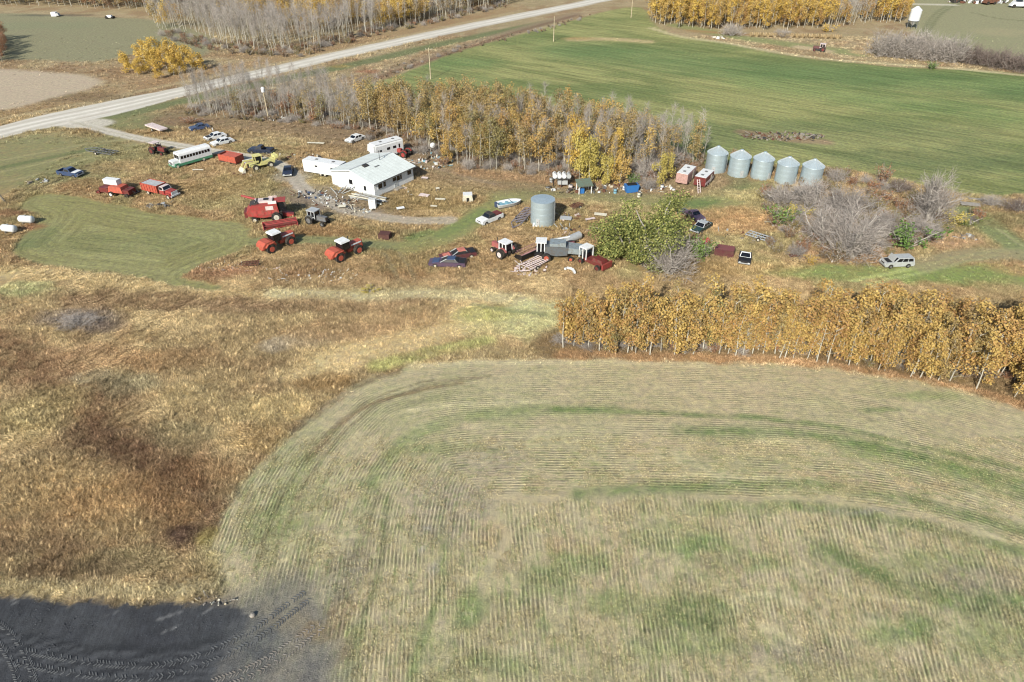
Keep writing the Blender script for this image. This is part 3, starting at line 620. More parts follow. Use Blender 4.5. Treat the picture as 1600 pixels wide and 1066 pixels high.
# ------------------------------------------------------------------ house
def house():
    loc = Vector(((G(521,290)[0]+G(646,283)[0])/2, (G(521,290)[1]+G(646,283)[1])/2))
    A = Vector(G(521, 289)); B = Vector(G(586, 311)); C = Vector(G(646, 283))
    ax = (C-B); Ln = ax.length; rz = math.atan2(ax.y, ax.x); Wd = (B-A).length
    cx = (A+C)/2; ax.normalize(); nrm = Vector((-ax.y, ax.x))   # from B toward A side
    t = thing('house', 'white bungalow with low pale grey gable roof in the middle of the farmyard', 'house', (cx.x, cx.y), rz, None, 6.5)
    L2, W2 = Ln/2, Wd/2; H = 2.9; RH = 1.35
    wl = M('white_siding', (236, 238, 240), .8, dirt=.06, scale=.7); roofm = M('pale_grey_roofing', (220, 228, 228), .75, dirt=.1, scale=.5, dcol=(150, 160, 160))
    b = MB(); b.xprism([(-W2, 0), (W2, 0), (W2, H), (0, H+RH), (-W2, H)], -L2, L2); b.out('wall', wl, t)
    MB().box(0, 0, .12, Ln+.1, Wd+.1, .3).out('foundation', concrete, t)
    e = .45; th = .14
    sl = RH/W2
    r = MB()
    r.xprism([(-W2-e, H-e*sl+.03), (0, H+RH+.03), (W2+e, H-e*sl+.03), (W2+e, H-e*sl+.03+th), (0, H+RH+.03+th), (-W2-e, H-e*sl+.03+th)], -L2-.4, L2+.4)
    ro = r.out('roof', roofm, t)
    MB().box(0, 0, H+RH+.18, Ln+.85, .25, .05).out('ridge_cap', silver, ro)
    k = MB()
    for i in range(1, 12):
        x = -L2-.4+i*(Ln+.8)/12
        for s in (-1, 1): k.bar((x, 0, H+RH+.2), (x, s*(W2+e), H-e*sl+.2), .03, .02)
    k.out('roof_seam', silver, ro)
    for s in (-1, 1):
        MB().box(0, s*(W2+e+.03), H-e*sl+.07, Ln+.8, .05, .2).out('fascia', grey, ro)
    for x in (-L2-.43, L2+.43):
        for s in (-1, 1): MB().bar((x, 0, H+RH+.08), (x, s*(W2+e), H-e*sl+.08), .05, .2).out('barge_board', white, ro)
    # dark hole with a tarp and an antenna on the near slope
    MB().box(-L2*.42, -W2*.12, H+RH*.88+.22, 1.1, .8, .35, rx=.3).out('roof_vent', dgrey, ro)
    an = MB(); an.cyl((1.6, -.7, H+RH*.8), (1.6, -.7, H+RH+1.9), .05, n=6); an.bar((1.1, -.7, H+RH+1.7), (2.1, -.7, H+RH+1.7), .06); an.bar((1.3, -1., H+RH+1.2), (1.9, -.4, H+RH+1.2), .06); an.out('antenna', dgrey, ro)
    MB().box(-L2*.1, -W2*.35, H+RH*.65+.2, 1.2, .25, .1, rx=.3).out('flashing', grey, ro)
    def win(face, u, z, w_, h_, name='window'):
        if face == 'end': f = MB().box(-L2-.03, u, z, .08, w_+.2, h_+.2).out(name, white, t); MB().box(-L2-.06, u, z, .06, w_, h_).out('pane', glass, f)
        else: f = MB().box(u, -W2-.03, z, w_+.2, .08, h_+.2).out(name, white, t); MB().box(u, -W2-.06, z, w_, .06, h_).out('pane', glass, f)
    win('end', .4, 1.9, .9, .9); win('end', -W2*.58, 1.5, .6, .9)
    win('side', -L2*.72, 2.0, 1.0, .9); win('side', -L2*.5, 2.0, .6, .9); win('side', 0, 2.1, .9, .7); win('side', L2*.2, 2.0, .8, .9); win('side', L2*.34, 2.0, .4, .9); win('side', L2*.78, 2.1, 1.0, .8)
    d = MB().box(L2*.06, -W2-.03, 1.05, .95, .08, 2.0).out('door', M('door_paint', (206, 212, 216), .5), t); MB().box(L2*.06-.35, -W2-.09, 1.05, .06, .06, .12).out('handle', dgrey, d)
    MB().box(L2*.06, -W2-.6, .2, 1.6, 1.1, .4).out('doorstep', concrete, t)
    dr = MB().box(-L2-.03, W2*.62, 1.05, .08, .95, 2.0).out('door', white, t); MB().box(-L2-.09, W2*.62-.35, 1.05, .05, .05, .12).out('handle', dgrey, dr)
    return t
house()

# ------------------------------------------------------------------ long trailer, campers
def trailer(name, label, cat, a, b_, L, W, H, body, z0=.55, windows=(), nose=0.0, roundr=.25, stripe=None, group=None, jack=True):
    loc, rz, _ = between(a, b_); t = thing(name, label, cat, loc, rz, group, L*.4)
    h = L/2; w2 = W/2
    prof = [(-w2, z0), (w2, z0), (w2, z0+H-roundr), (w2-roundr*.4, z0+H-roundr*.3), (w2-roundr, z0+H), (-w2+roundr, z0+H), (-w2+roundr*.4, z0+H-roundr*.3), (-w2, z0+H-roundr)]
    b = MB(); b.xprism(prof, -h, h)
    if nose: b.frust(h-.01, h+nose, W, z0+H*.45, h-.01, h+nose*.75, W*.9, z0+H-.12)
    b.out('body', body, t)
    MB().box(0, 0, z0+H+.02, L*1.0, W*.94, .06).out('roof', white, t)
    for (x, y, z, w_, h_) in windows:
        MB().box(x, y*(w2+.01), z, w_, .05, h_).out('window', glass, t)
    if stripe: [MB().box(0, s*(w2+.008), z0+H*.3, L*.99, .03, H*.3).out('stripe', stripe, t) for s in (-1, 1)]
    for x in (-.55, .45):
        for y in (-w2+.15, w2-.15): wheel(t, x, y, .36, .22)
    for x in (-L*.25, L*.2): MB().box(x, 0, z0+H+.08, .5, .5, .14).out('roof_vent', grey, t)
    MB().bar((h, -.5, z0-.05), (h+1.1, 0, z0-.1), .1).bar((h, .5, z0-.05), (h+1.1, 0, z0-.1), .1).cyl((h+1, 0, .02), (h+1, 0, z0), .05).out('hitch', dgrey, t)
    MB().box(h*.4, -w2-.015, z0+H*.45, .7, .04, H*.78).out('door', cream, t)
    return t
trailer('house_trailer', 'long plain white box trailer parked against the left corner of the house', 'trailer', (541,278), (479,268), 8.6, 2.4, 2.3, white, windows=[(-2.4, 1, 2.0, .5, .35), (1.2, 1, 2.0, .6, .3), (3, -1, 2.0, .5, .35)])
trailer('camper_trailer', 'white camper trailer with dark windows standing behind the house roof', 'camper', (628,238), (582,251), 6.8, 2.5, 2.8, white, windows=[(-2.4, 1, 2.1, .35, .8), (-1.2, 1, 2.1, .75, .5), (.3, 1, 2.1, .75, .5), (2.2, 1, 2.0, .4, .4), (-1, -1, 2.1, .8, .5)], nose=.5, roundr=.35)
c1 = trailer('camper_trailer', 'white roofed camper with faded pink sides, left one of the pair by the bins', 'camper', (1062,292), (1078,276), 5.0, 2.3, 1.9, M('faded_brick_siding', (196, 152, 144), .7), roundr=.2, windows=[(1.2, 1, 1.9, .8, .5), (-1.2, 1, 1.9, .6, .5)], group='two campers beside the grain bins')
trailer('camper_trailer', 'dark red camper with white roof and stripe, right one of the pair by the bins', 'camper', (1090,296), (1106,281), 4.6, 2.3, 1.7, dred, roundr=.2, stripe=pinkw, windows=[(1.2, 1, 1.8, .8, .4), (-1.2, 1, 1.8, .6, .4)], group='two campers beside the grain bins')
t = thing('ladder', 'pale ladder leaning on the dark red camper', 'ladder', (*G(1090,300), 0), 0.2, None, .3)
for s in (-.25, .25): MB().bar((s, -.8, .02), (s, .5, 2.3), .12).out('rail', pinkw, t)
for i in range(6): MB().bar((-.25, -.8+i*.24, .3+i*.38), (.25, -.8+i*.24, .3+i*.38), .07).out('rung', pinkw, t)

# ------------------------------------------------------------------ bus
def bus():
    loc, rz, _ = between((327,247), (271,263)); t = thing('bus', 'white school bus with green skirt parked beside the gravel lane', 'bus', loc, rz, None, 3.2)
    L = 8.4; h = L/2; W = 2.4; w2 = 1.2
    prof = [(-w2, .9), (w2, .9), (w2, 2.45), (w2-.12, 2.75), (w2-.45, 2.95), (-w2+.45, 2.95), (-w2+.12, 2.75), (-w2, 2.45)]
    MB().xprism(prof, -h, h-1.5).out('body', white, t)
    MB().xprism([(-w2-.01, .45), (w2+.01, .45), (w2+.01, .95), (-w2-.01, .95)], -h+.02, h-1.45).out('skirt', green, t)
    MB().frust(h-1.5, h, W*.8, .55, h-1.5, h-.1, W*.7, 1.55).out('hood', white, t)
    for s in (-1, 1): MB().frust(h-1.35, h-.15, .5, .45, h-1.25, h-.4, .4, 1.05, yc=s*.98).out('fender', green, t)
    MB().frust(-h+.3, h-1.9, W*.5, 2.94, -h+.5, h-2.2, W*.35, 3.03).out('roof_panel', white, t)
    q = ((h-1.49, -w2, 1.5), (h-1.49, w2, 1.5), (h-1.49, w2, 2.6), (h-1.49, -w2, 2.6)); MB().panel(q, .08, .48, .12, .85).out('windshield', glass, t); MB().panel(q, .52, .92, .12, .85).out('windshield', glass, t)
    q = ((-h, w2, 1.5), (-h, -w2, 1.5), (-h, -w2, 2.6), (-h, w2, 2.6)); MB().panel(q, .1, .9, .12, .85).out('rear_window', glass, t)
    for i in range(10):
        x = h-2.05-i*.64
        for s in (-1, 1):
            if i == 0 and s == -1: continue
            MB().box(x, s*(w2+.005), 2.05, .47, .04, .55).out('window', glass, t)
    MB().box(h-1.9, -w2-.01, 1.6, .6, .05, 1.9).out('door', glass, t)
    for x in (-h+2, h-.75):
        for y in (-1.05, 1.05): wheel(t, x, y, .48, .3)
    MB().box(h+.05, 0, .6, .12, W*.85, .25).out('bumper', green, t); MB().box(h-.02, 0, 1.05, .06, .9, .55).out('grille', grey, t)
    for y in (-.75, .75): MB().box(h-.0, y, 1.1, .08, .28, .28).out('headlight', silver, t)
bus()

# ------------------------------------------------------------------ trucks
def grain_truck():
    loc, rz, _ = between((228,299), (279,311)); t = thing('grain_truck', 'red farm truck with an orange grain box and white grille', 'truck', loc, rz, None, 2.8)
    L = 7.2; h = 3.6
    MB().box(0, 0, .72, L*.95, .9, .2).out('frame', dgrey, t)
    bx = MB(); x0, x1, W, z0, z1 = -h, .55, 2.4, .95, 2.25
    for s in (-1, 1): bx.box((x0+x1)/2, s*(W/2-.05), (z0+z1)/2, x1-x0, .1, z1-z0)
    for x in (x0+.05, x1-.05): bx.box(x, 0, (z0+z1)/2, .1, W-.22, z1-z0)
    bx.box((x0+x1)/2, 0, z0-.04, x1-x0, W, .1); bo = bx.out('grain_box', orange, t)
    MB().box((x0+x1)/2, 0, z1-.12, x1-x0-.25, W-.3, .1).out('tarp', M('grey_tarp', (186, 190, 196), .7), bo)
    [MB().box(x0+.3+i*.7, s*(W/2+.03), (z0+z1)/2, .09, .07, z1-z0-.06).out('box_rib', red, bo) for i in range(6) for s in (-1, 1)]
    MB().frust(.75, 2.1, 1.95, .75, .85, 1.95, 1.95, 1.5).out('cab_body', red, t)
    greenhouse(t, .8, 2.0, .9, 1.65, 1.9, 1.6, 1.49, 2.15, pinkw)
    MB().frust(2.05, 3.55, 1.5, .8, 2.05, 3.5, 1.35, 1.5).out('hood', red, t)
    for s in (-1, 1): MB().frust(2.3, 3.55, .42, .55, 2.45, 3.3, .38, 1.15, yc=s*.85).out('fender', red, t)
    MB().box(3.6, 0, 1.1, .08, 1.4, .6).out('grille', white, t); MB().box(3.72, 0, .68, .14, 2.1, .24).out('bumper', white, t)
    for y in (-.5, .5): MB().cyl((3.6, y, 1.1), (3.68, y, 1.1), .13).out('headlight', silver, t)
    for x in (-2.2, 2.9):
        for y in (-.95, .95): wheel(t, x, y, .48, .3)
grain_truck()
def baler():
    loc, rz, _ = between((152,300), (218,308)); t = thing('round_baler', 'red baler implement with a white tank on top, left of the red farm truck', 'baler', loc, rz, None, 2.8)
    MB().frust(-1.2, 2.2, 2.2, .8, -.7, 1.9, 1.9, 1.9).out('body', orange, t)
    MB().box(-1.9, 0, 1.1, 1.8, 2.3, .9).out('feeder', dred, t); MB().frust(-3.6, -2.8, 2.6, .4, -3.4, -2.8, 2.6, .9).out('pickup_reel', dred, t)
    ti = MB(); [ti.bar((-3.9, -1.3+i*.26, .25), (-3.2, -1.3+i*.26, 1.0), .05) for i in range(11)]; ti.out('tine', black, t)
    MB().box(-.9, .5, 2.35, 3.0, 1.2, .95).out('tank', white, t); MB().box(2.8, 0, 1.0, 1.3, 1.9, .9).out('rear_frame', dred, t)
    fr = MB(); fr.bar((1.8, -.9, .6), (4.2, -1.1, .6), .15).bar((1.8, .9, .6), (4.2, 1.1, .6), .15).bar((4.1, -1.2, .6), (4.1, 1.2, .6), .15).bar((2.6, 0, 1.5), (4.2, 0, .7), .12); fr.out('hitch', black, t)
    for y in (-1.25, 1.25): wheel(t, -.3, y, .5, .35, white); wheel(t, 3.0, y*.9, .42, .3, black)
baler()
# orange truck box beside the lane
loc, rz, _ = between((343,250), (383,258)); t = thing('truck_box', 'orange steel truck box standing open beside the bus', 'truck box', loc, rz, None, 2.3)
b = MB(); b.box(0, 0, .5, 4.6, 2.4, .12)
for s in (-1, 1): b.box(0, s*1.15, 1.15, 4.6, .1, 1.3)
b.box(2.25, 0, 1.15, .1, 2.2, 1.3); b.out('box', orange, t)
MB().box(-2.25, 0, 1.15, .1, 2.2, 1.3).out('tailgate', orange, t)
MB().box(.35, 0, 1.75, 3.6, 2.15, .06).out('cover', M('faded_orange', (204, 92, 70), .7), t); MB().bar((-2.2, 1.1, .4), (2.2, 1.1, .4), .2).bar((-2.2, -1.1, .4), (2.2, -1.1, .4), .2).out('runner', dgrey, t)
loc, rz, _ = between((384,262), (410,256)); t = thing('flat_wagon', 'low white railed wagon between the orange box and the yellow loader', 'wagon', loc, rz, None, 2)
MB().box(0, 0, .8, 3.6, 2.0, .15).out('deck', M('brown_deck', (150, 116, 108), .8), t)
b = MB(); [b.bar((-1.8, s, 1.2), (1.8, s, 1.2), .1) for s in (-1, 1)]; [b.bar((s*1.8, -1, 1.2), (s*1.8, 1, 1.2), .1) for s in (-1, 1)]; [b.bar((x, s, .8), (x, s, 1.2), .1) for x in (-1.75, 0, 1.75) for s in (-1, 1)]; b.out('rail', white, t)
for x in (-1.2, 1.2):
    for y in (-.9, .9): wheel(t, x, y, .38, .2)
def loader():
    loc, rz, _ = between((432,257), (386,268)); t = thing('wheel_loader', 'pale yellow loader with raised boom beside the white railed wagon', 'loader', loc, rz, None, 2.6)
    MB().box(-1.2, 0, 1.15, 3.0, 1.5, .75).out('engine_cover', yellow, t); MB().box(1.3, 0, .95, 2.0, 1.2, .4).out('front_frame', yellow, t)
    cb = MB(); [cb.bar((x, y, 1.3), (x*1.0, y, 2.75), .12) for x in (-.1, 1.2) for y in (-.65, .65)]; cb.box(.55, 0, 2.8, 1.6, 1.6, .12); cb.out('cab_frame', yellow, t)
    MB().box(.55, 0, 1.95, 1.2, 1.2, 1.2).out('cab_glass', glass, t)
    for s in (-1, 1):
        MB().bar((.6, s*.75, 1.7), (3.1, s*.75, 1.9), .2, .3).bar((3.1, s*.75, 1.9), (3.9, s*.75, .7), .2, .28).out('boom_arm', yellow, t)
        MB().bar((-2.6, s*.7, 1.2), (-3.4, s*.7, 2.3), .18, .25).out('rear_arm', yellow, t)
    MB().prism([(3.7, .1), (4.3, .1), (4.5, .2), (3.9, .9), (3.7, .9)], -1.1, 1.1).out('bucket', cream, t)
    MB().box(-3.1, 0, 1.9, .8, 1.8, .5).out('counterweight', yellow, t)
    for x in (-1.6, 1.5):
        for y in (-1.0, 1.0): wheel(t, x, y, .62, .45, cream)
loader()

# ------------------------------------------------------------------ cars and pickups
car('dark blue pickup truck beside the lane above the orange box', 'pickup', (427,240), (390,238), navy, 'pickup', 5.3)
car('navy car facing the camera on the dirt lane left of the house', 'car', (453,262), (449,281), navy, 'sedan', 4.4)
car('white car in the weeds near the lane, front one of the touching pair', 'car', (362,222), (334,229), white, 'sedan', 4.9, hood='closed', group='pair of white wrecks by the grove')
car('white car with its hood gone, rear one of the touching pair', 'car', (350,214), (324,220), white, 'sedan', 4.7, hood='gone', group='pair of white wrecks by the grove')
car('dark blue car half hidden under the bare grove', 'car', (321,201), (304,204), blue, 'sedan', 4.4)
car('white car parked at the foot of the aspen grove behind the trailers', 'car', (568,216), (543,225), white, 'sedan', 4.7)
car('dark blue pickup with white hood panels at the left edge of the weeds', 'pickup', (93,272), (130,277), blue, 'pickup', 5.0, hood='white')
car('silver four wheel drive with its hood open beside the grey bushes', 'suv', (1423,414), (1376,416), silver, 'suv', 4.7, hood='up')
car('dark green car with pale rusted roof in the weeds', 'car', (1106,352), (1084,366), dgreen, 'sedan', 4.6, roofm=silver)
car('plum coloured car half under the green willow', 'car', (1080,338), (1090,345), purple, 'sedan', 4.0)
car('small black car with white roof alone in the weeds near the tree belt', 'car', (1164,402), (1162,414), black, 'sedan', 3.6, roofm=white)
t = car('white pickup shell with a red box and missing hood beside the boat', 'pickup', (780,340), (750,352), white, 'pickup', 4.9, hood='closed', roofm=dgrey, cargo=dred)
def racer(a, b_, c1_, c2_, label):
    loc, rz, _ = between(a, b_); t = thing('stripped_car', label, 'car wreck', loc, rz, 'stripped cars lying low in the weeds', 2); t.scale = (1.25, 1.15, 1.1)
    MB().prism([(-2.3, .2), (2.2, .2), (2.4, .45), (1.0, .72), (-.6, .78), (-2.2, .75)], -.9, .9).out('body', c1_, t)
    MB().frust(-1.4, .8, 1.4, .77, -1.0, .1, 1.1, 1.15).out('cabin', black, t)
    MB().frust(-.95, .05, 1.15, 1.16, -.9, 0, 1.0, 1.22).out('roof', c2_, t)
    MB().box(1.5, 0, .66, .9, 1.1, .1, ry=.15).out('hood', c2_, t); MB().box(-1.8, 0, .8, .7, 1.4, .08).out('trunk_lid', black, t)
    b = MB(); [b.bar((-1.2, s*.62, .7), (-.9, s*.5, 1.2), .1) for s in (-1, 1)]; [b.bar((.9, s*.65, .7), (.1, s*.5, 1.2), .1) for s in (-1, 1)]; b.out('pillar', silver, t)
    for x in (-1.5, 1.5): MB().box(x, -.92, .5, .9, .04, .18).out('side_panel', c2_, t)
    for x in (-1.5, 1.5):
        for y in (-.85, .85): wheel(t, x, y, .3, .2)
racer((725,415), (676,413), purple, blue, 'long dark wreck with blue and silver panels, front one of two')
racer((728,400), (704,404), maroon, M('faded_salmon', (214, 120, 104), .6), 'maroon wreck with salmon panels lying behind the blue one')

# ------------------------------------------------------------------ tractors
def tractor4(label, a, b_):
    loc, rz, _ = between(a, b_); t = thing('articulated_tractor', label, 'tractor', loc, rz, 'articulated red tractors below the mown lawn', 2.6)
    MB().frust(.6, 3.2, 1.1, .95, .6, 3.15, .95, 1.95).out('hood', orange, t)
    for s in (-1, 1): MB().box(2.0, s*.56, 1.75, 2.0, .04, .22).out('hood_stripe', white, t)
    MB().box(3.22, 0, 1.45, .06, .85, .85).out('grille', black, t); MB().box(1.9, 0, .9, 2.9, .8, .5).out('front_frame', orange, t)
    MB().box(-1.6, 0, .95, 2.6, .9, .55).out('rear_frame', orange, t)
    MB().prism([(-.7, 1.2), (-.7, 1.75), (-1.4, 2.0), (-2.4, 1.95), (-2.95, 1.5), (-3.0, 1.1)], -1.0, 1.0).out('rear_deck', orange, t)
    for s in (-1, 1): MB().prism([(-.6, 1.35), (-1.1, 1.8), (-2.1, 1.8), (-2.6, 1.35), (-2.5, 1.3), (-2.05, 1.7), (-1.15, 1.7), (-.7, 1.3)], s*1.02-.3*(s < 0), s*1.02+.3*(s > 0)).out('fender', orange, t)
    MB().frust(-.85, .65, 1.55, 1.5, -.7, .5, 1.5, 2.75).out('cab', glass, t)
    cb = MB(); [cb.bar((x0, y*.79, 1.5), (x1, y*.76, 2.75), .1) for (x0, x1) in ((-.85, -.72), (.65, .52)) for y in (-1, 1)]; cb.out('cab_pillar', black, t)
    MB().frust(-1.0, .75, 1.8, 2.75, -.9, .65, 1.65, 2.98).out('cab_roof', white, t)
    MB().cyl((1.2, .35, 1.9), (1.2, .35, 3.0), .07, n=8).out('exhaust', dgrey, t)
    for y in (-.7, .7): MB().cyl((3.2, y*.45, 1.75), (3.27, y*.45, 1.75), .1).out('headlight', white, t)
    for x in (-1.65, 1.95):
        for y in (-1.05, 1.05): wheel(t, x, y, .82, .55, orange)
tractor4('orange red articulated tractor with white roof, left one of two beside the lawn', (410,397), (456,378))
tractor4('orange red articulated tractor with white roof, right one of two nearest the rusty box', (516,411), (562,391))
def tractor(name, label, a, b_, body, cabm, rim, roof=True, s=1.0, cat='tractor', cab=True, dual=False):
    loc, rz, _ = between(a, b_); t = thing(name, label, cat, loc, rz, None, 1.8)
    MB().frust(.3, 2.3, .75, .85, .3, 2.25, .65, 1.6).out('hood', body, t); MB().box(2.32, 0, 1.2, .06, .6, .6).out('grille', dgrey, t)
    MB().box(.2, 0, .8, 3.4, .5, .45).out('chassis', dgrey, t)
    if cab:
        MB().frust(-1.3, .25, 1.35, 1.1, -1.2, .15, 1.3, 2.35).out('cab_glass', glass, t)
        f = MB(); [f.bar((x, y*.7, 1.1), (x*.93, y*.67, 2.35), .13) for x in (-1.3, -.5, .27) for y in (-1, 1)]; [f.bar((-1.3, y*.7, 1.35), (.27, y*.7, 1.35), .12) for y in (-1, 1)]; f.out('cab_frame', cabm, t)
        MB().box(-.5, 0, 2.42, 1.8, 1.6, .15).out('cab_roof', cabm, t)
    else:
        MB().box(-.7, 0, 1.2, .5, .6, .5).out('seat', black, t)
        if roof:
            MB().box(-.7, 0, 2.4, 1.6, 1.6, .1).out('canopy', cabm, t); f = MB(); [f.bar((x, y*.65, 1.0), (x, y*.65, 2.4), .08) for x in (-1.2, -.1) for y in (-1, 1)]; f.out('post', dgrey, t)
    MB().cyl((1.3, 0, 1.55), (1.3, 0, 2.5), .06, n=8).out('exhaust', dgrey, t)
    for sy in (-1, 1):
        MB().prism([(-1.6, 1.2), (-1.2, 1.62), (-.4, 1.62), (.0, 1.2), (-.1, 1.15), (-.45, 1.52), (-1.15, 1.52), (-1.5, 1.15)], sy*.72-.35*(sy < 0), sy*.72+.35*(sy > 0)).out('fender', body, t)
        wheel(t, -.8, sy*.95, .8, .5, rim)
        if dual: wheel(t, -.8, sy*1.5, .8, .42, rim)
        wheel(t, 1.75, sy*.75, .45, .28, rim)
    if s != 1: t.scale = (s, s, s)
    return t
tractor('farm_tractor', 'faded red tractor with white cab and dual rear wheels left of the grey combine', (796,402), (777,393), M('faded_red', (178, 92, 90), .6), white, pinkw, dual=True)
tractor('farm_tractor', 'old grey tractor with white fenders beside the red header', (480,345), (512,353), grey, silver, grey)
tractor('farm_tractor', 'dark red tractor with a white sun canopy at the top of the weeds', (238,238), (260,243), dred, pinkw, dred, cab=False)
tractor('farm_tractor', 'small red tractor standing behind the house near the grove', (638,246), (622,243), red, pinkw, red, cab=False, roof=False)
tractor('farm_tractor', 'dark red tractor alone on the bare patch beyond the green field', (1287,81), (1275,80), maroon, pinkw, dred)

# ------------------------------------------------------------------ combines
def red_combine():
    loc, rz, _ = between((400,345), (446,338)); t = thing('combine_harvester', 'big red combine harvester with pinkish white top panels', 'combine', loc, rz-.15, None, 3.2)
    MB().prism([(-3.4, 1.3), (-3.6, 2.0), (-2.6, 3.1), (1.6, 3.2), (1.8, 1.0), (-1.0, .8)], -1.35, 1.35).out('body', red, t)
    MB().box(-.6, .35, 3.3, 3.0, 1.6, .3).out('grain_tank', pinkw, t); MB().box(-.2, .4, 3.5, .8, .7, .12).out('tank_opening', black, t)
    MB().box(.3, -1.37, 2.5, 1.3, .05, .7).out('side_decal', pinkw, t)
    MB().frust(1.75, 3.0, 1.9, 1.6, 1.75, 2.7, 1.8, 3.3).out('cab', glass, t); MB().box(2.3, 0, 3.36, 1.5, 2.0, .12).out('cab_roof', red, t)
    MB().cyl((-1.2, 1.4, 2.9), (-4.4, 2.6, 3.6), .2, n=10).out('unloading_auger', red, t)
    MB().prism([(1.9, .5), (1.9, 1.3), (4.0, .6), (4.0, .2)], -.6, .6).out('feeder_house', red, t)
    for y in (-1.5, 1.5): wheel(t, 1.2, y, .85, .6, rimw); wheel(t, -2.5, y*.8, .5, .35, rimw)
    MB().box(-3.75, 0, 1.5, .5, 2.2, 1.0).out('straw_hood', dred, t)
    for x in (-2.4, -1.2, 0, 1.1): MB().box(x, -1.37, 1.75, .9, .05, .85).out('side_shield', M('faded_combine_red', (190, 66, 62), .6, dirt=.4), t)
    MB().box(-2.2, .1, 3.15, 1.4, 1.9, .35, ry=-.35).out('engine_deck', dgrey, t); MB().cyl((-1.9, -.7, 3.2), (-1.9, -.7, 3.9), .1, n=8).out('exhaust', dgrey, t)
    for s in (-1, 1): MB().box(.9, s*1.2, 3.42, 1.4, .1, .5, rx=s*.4).out('tank_extension', pinkw, t)
    for k in range(5): MB().box(2.0, -1.2, .5+k*.28, .5, .5, .05).out('step', dgrey, t)
red_combine()
def header(name, label, a, b_, body, reel, L=6.0):
    loc, rz, _ = between(a, b_); t = thing(name, label, 'header', loc, rz, None, 2.4)
    MB().prism([(-.6, .15), (.7, .1), (.8, .2), (-.2, .4), (-.5, 1.0), (-.65, 1.0)], 0, L).out('pan', body, t)
    for y in (0, L): MB().prism([(-.65, .1), (1.3, .1), (.8, .8), (-.6, 1.05)], y-.05, y+.05).out('end_plate', body, t)
    for k in range(5):
        an = k*2*math.pi/5; MB().bar((.6+.5*math.cos(an), .1, .9+.5*math.sin(an)), (.6+.5*math.cos(an), L-.1, .9+.5*math.sin(an)), .06).out('reel_bat', reel, t)
    MB().cyl((.2, .1, .45), (.2, L-.1, .45), .22, n=8).out('auger', reel, t)
    for o in t.children: o.location = (0, -L/2, 0)
    return t
t = header('combine_header', 'low red header platform lying in front of the red combine', (440,352), (437,356), red, dred, 5.6); t.rotation_euler.z = math.radians(-68)+math.radians(180-100)*0
def grey_combine():
    loc, rz, _ = between((905,405), (835,402)); t = thing('combine_harvester', 'old grey combine with a white cab on its left end', 'combine', loc, rz, None, 3.2)
    gb = M('pale_blue_grey', (150, 164, 172), .5, .2, dirt=.25)
    MB().prism([(-1.6, 1.1), (-1.8, 2.4), (1.8, 2.5), (2.0, 1.2), (0, .9)], -1.1, 1.1).out('body', M('slate_panel', (104, 112, 120), .5, .2, dirt=.3), t)
    MB().prism([(-4.4, 1.3), (-4.4, 2.1), (-1.7, 2.4), (-1.7, 1.4)], -1.05, 1.05).out('straw_walker_hood', gb, t)
    MB().box(.2, 0, 2.7, 1.9, 1.9, .45).out('grain_tank', gb, t); MB().box(-.9, .2, 2.75, .9, 1.4, .7).out('engine_cover', gb, t)
    MB().frust(1.9, 3.2, 1.7, 1.5, 1.9, 3.0, 1.6, 2.95).out('cab', glass, t)
    f = MB(); [f.bar((x, y*.87, 1.5), (x, y*.83, 2.95), .14) for x in (1.95, 2.5, 3.1) for y in (-1, 1)]; f.out('cab_frame', white, t)
    MB().box(2.5, 0, 3.0, 1.7, 1.9, .14).out('cab_roof', white, t)
    MB().cyl((.8, -1.2, 2.6), (-1.9, -1.3, 3.2), .16, n=8).out('unloading_auger', silver, t)
    MB().bar((-1.0, -1.15, 1.5), (-2.4, -1.2, 1.4), .1, .3).bar((0, -1.15, 1.3), (1.5, -1.2, 1.8), .08, .25).out('belt_guard', silver, t)
    MB().prism([(2.2, .6), (2.2, 1.3), (3.6, .7), (3.6, .3)], -.5, .5).out('feeder_house', black, t)
    for y in (-1.3, 1.3): wheel(t, 1.6, y, .7, .5, orange); wheel(t, -2.2, y*.8, .45, .3, orange)
grey_combine()
t = header('combine_header', 'black header with pinkish reel attached to the grey combine', (832,402), (824,398), black, M('faded_pink', (196, 140, 140), .6), 4.6)
loc, rz, _ = between((938,420), (912,408)); t = thing('swather', 'red swather with a white open cab beside the green willow', 'swather', loc, rz, None, 2.2)
MB().box(-.6, 0, .9, 3.2, 1.6, .5).out('body', dred, t); MB().frust(-2.6, -.4, 1.5, 1.1, -2.4, -.6, 1.2, 1.7).out('engine_cover', dred, t)
f = MB(); [f.bar((x, y*.8, .9), (x, y*.8, 2.7), .14) for x in (.6, 1.3, 2.0) for y in (-1, 1)]; [f.bar((.6, y*.8, 2.7), (2.0, y*.8, 2.7), .14) for y in (-1, 1)]; [f.bar((x, -.8, 2.7), (x, .8, 2.7), .14) for x in (.6, 2.0)]; f.box(1.3, 0, 2.78, 1.5, 1.7, .08); f.out('cab_frame', white, t)
MB().box(1.3, 0, 1.5, 1.2, 1.3, .9).out('cab_glass', glass, t); MB().box(-2.9, 0, 1.0, .3, 2.2, .9).out('radiator', M('dull_red', (160, 52, 50), .6), t)
for x in (-1.9, 1.5):
    for y in (-1, 1): wheel(t, x, y, .5, .3, dred)
t = thing('spout', 'curved white chute lying in front of the swather', 'chute', (*G(892,424), 0), .4, None, .6)
b = MB(); P = [(-.9, .3), (-.4, .55), (0, .3), (.2, -.2), (.1, -.8), (0, -1.3)]
for p0, p1 in zip(P, P[1:]): b.bar((*p0, .45), (*p1, .35), .3, .25)
b.out('chute', white, t)

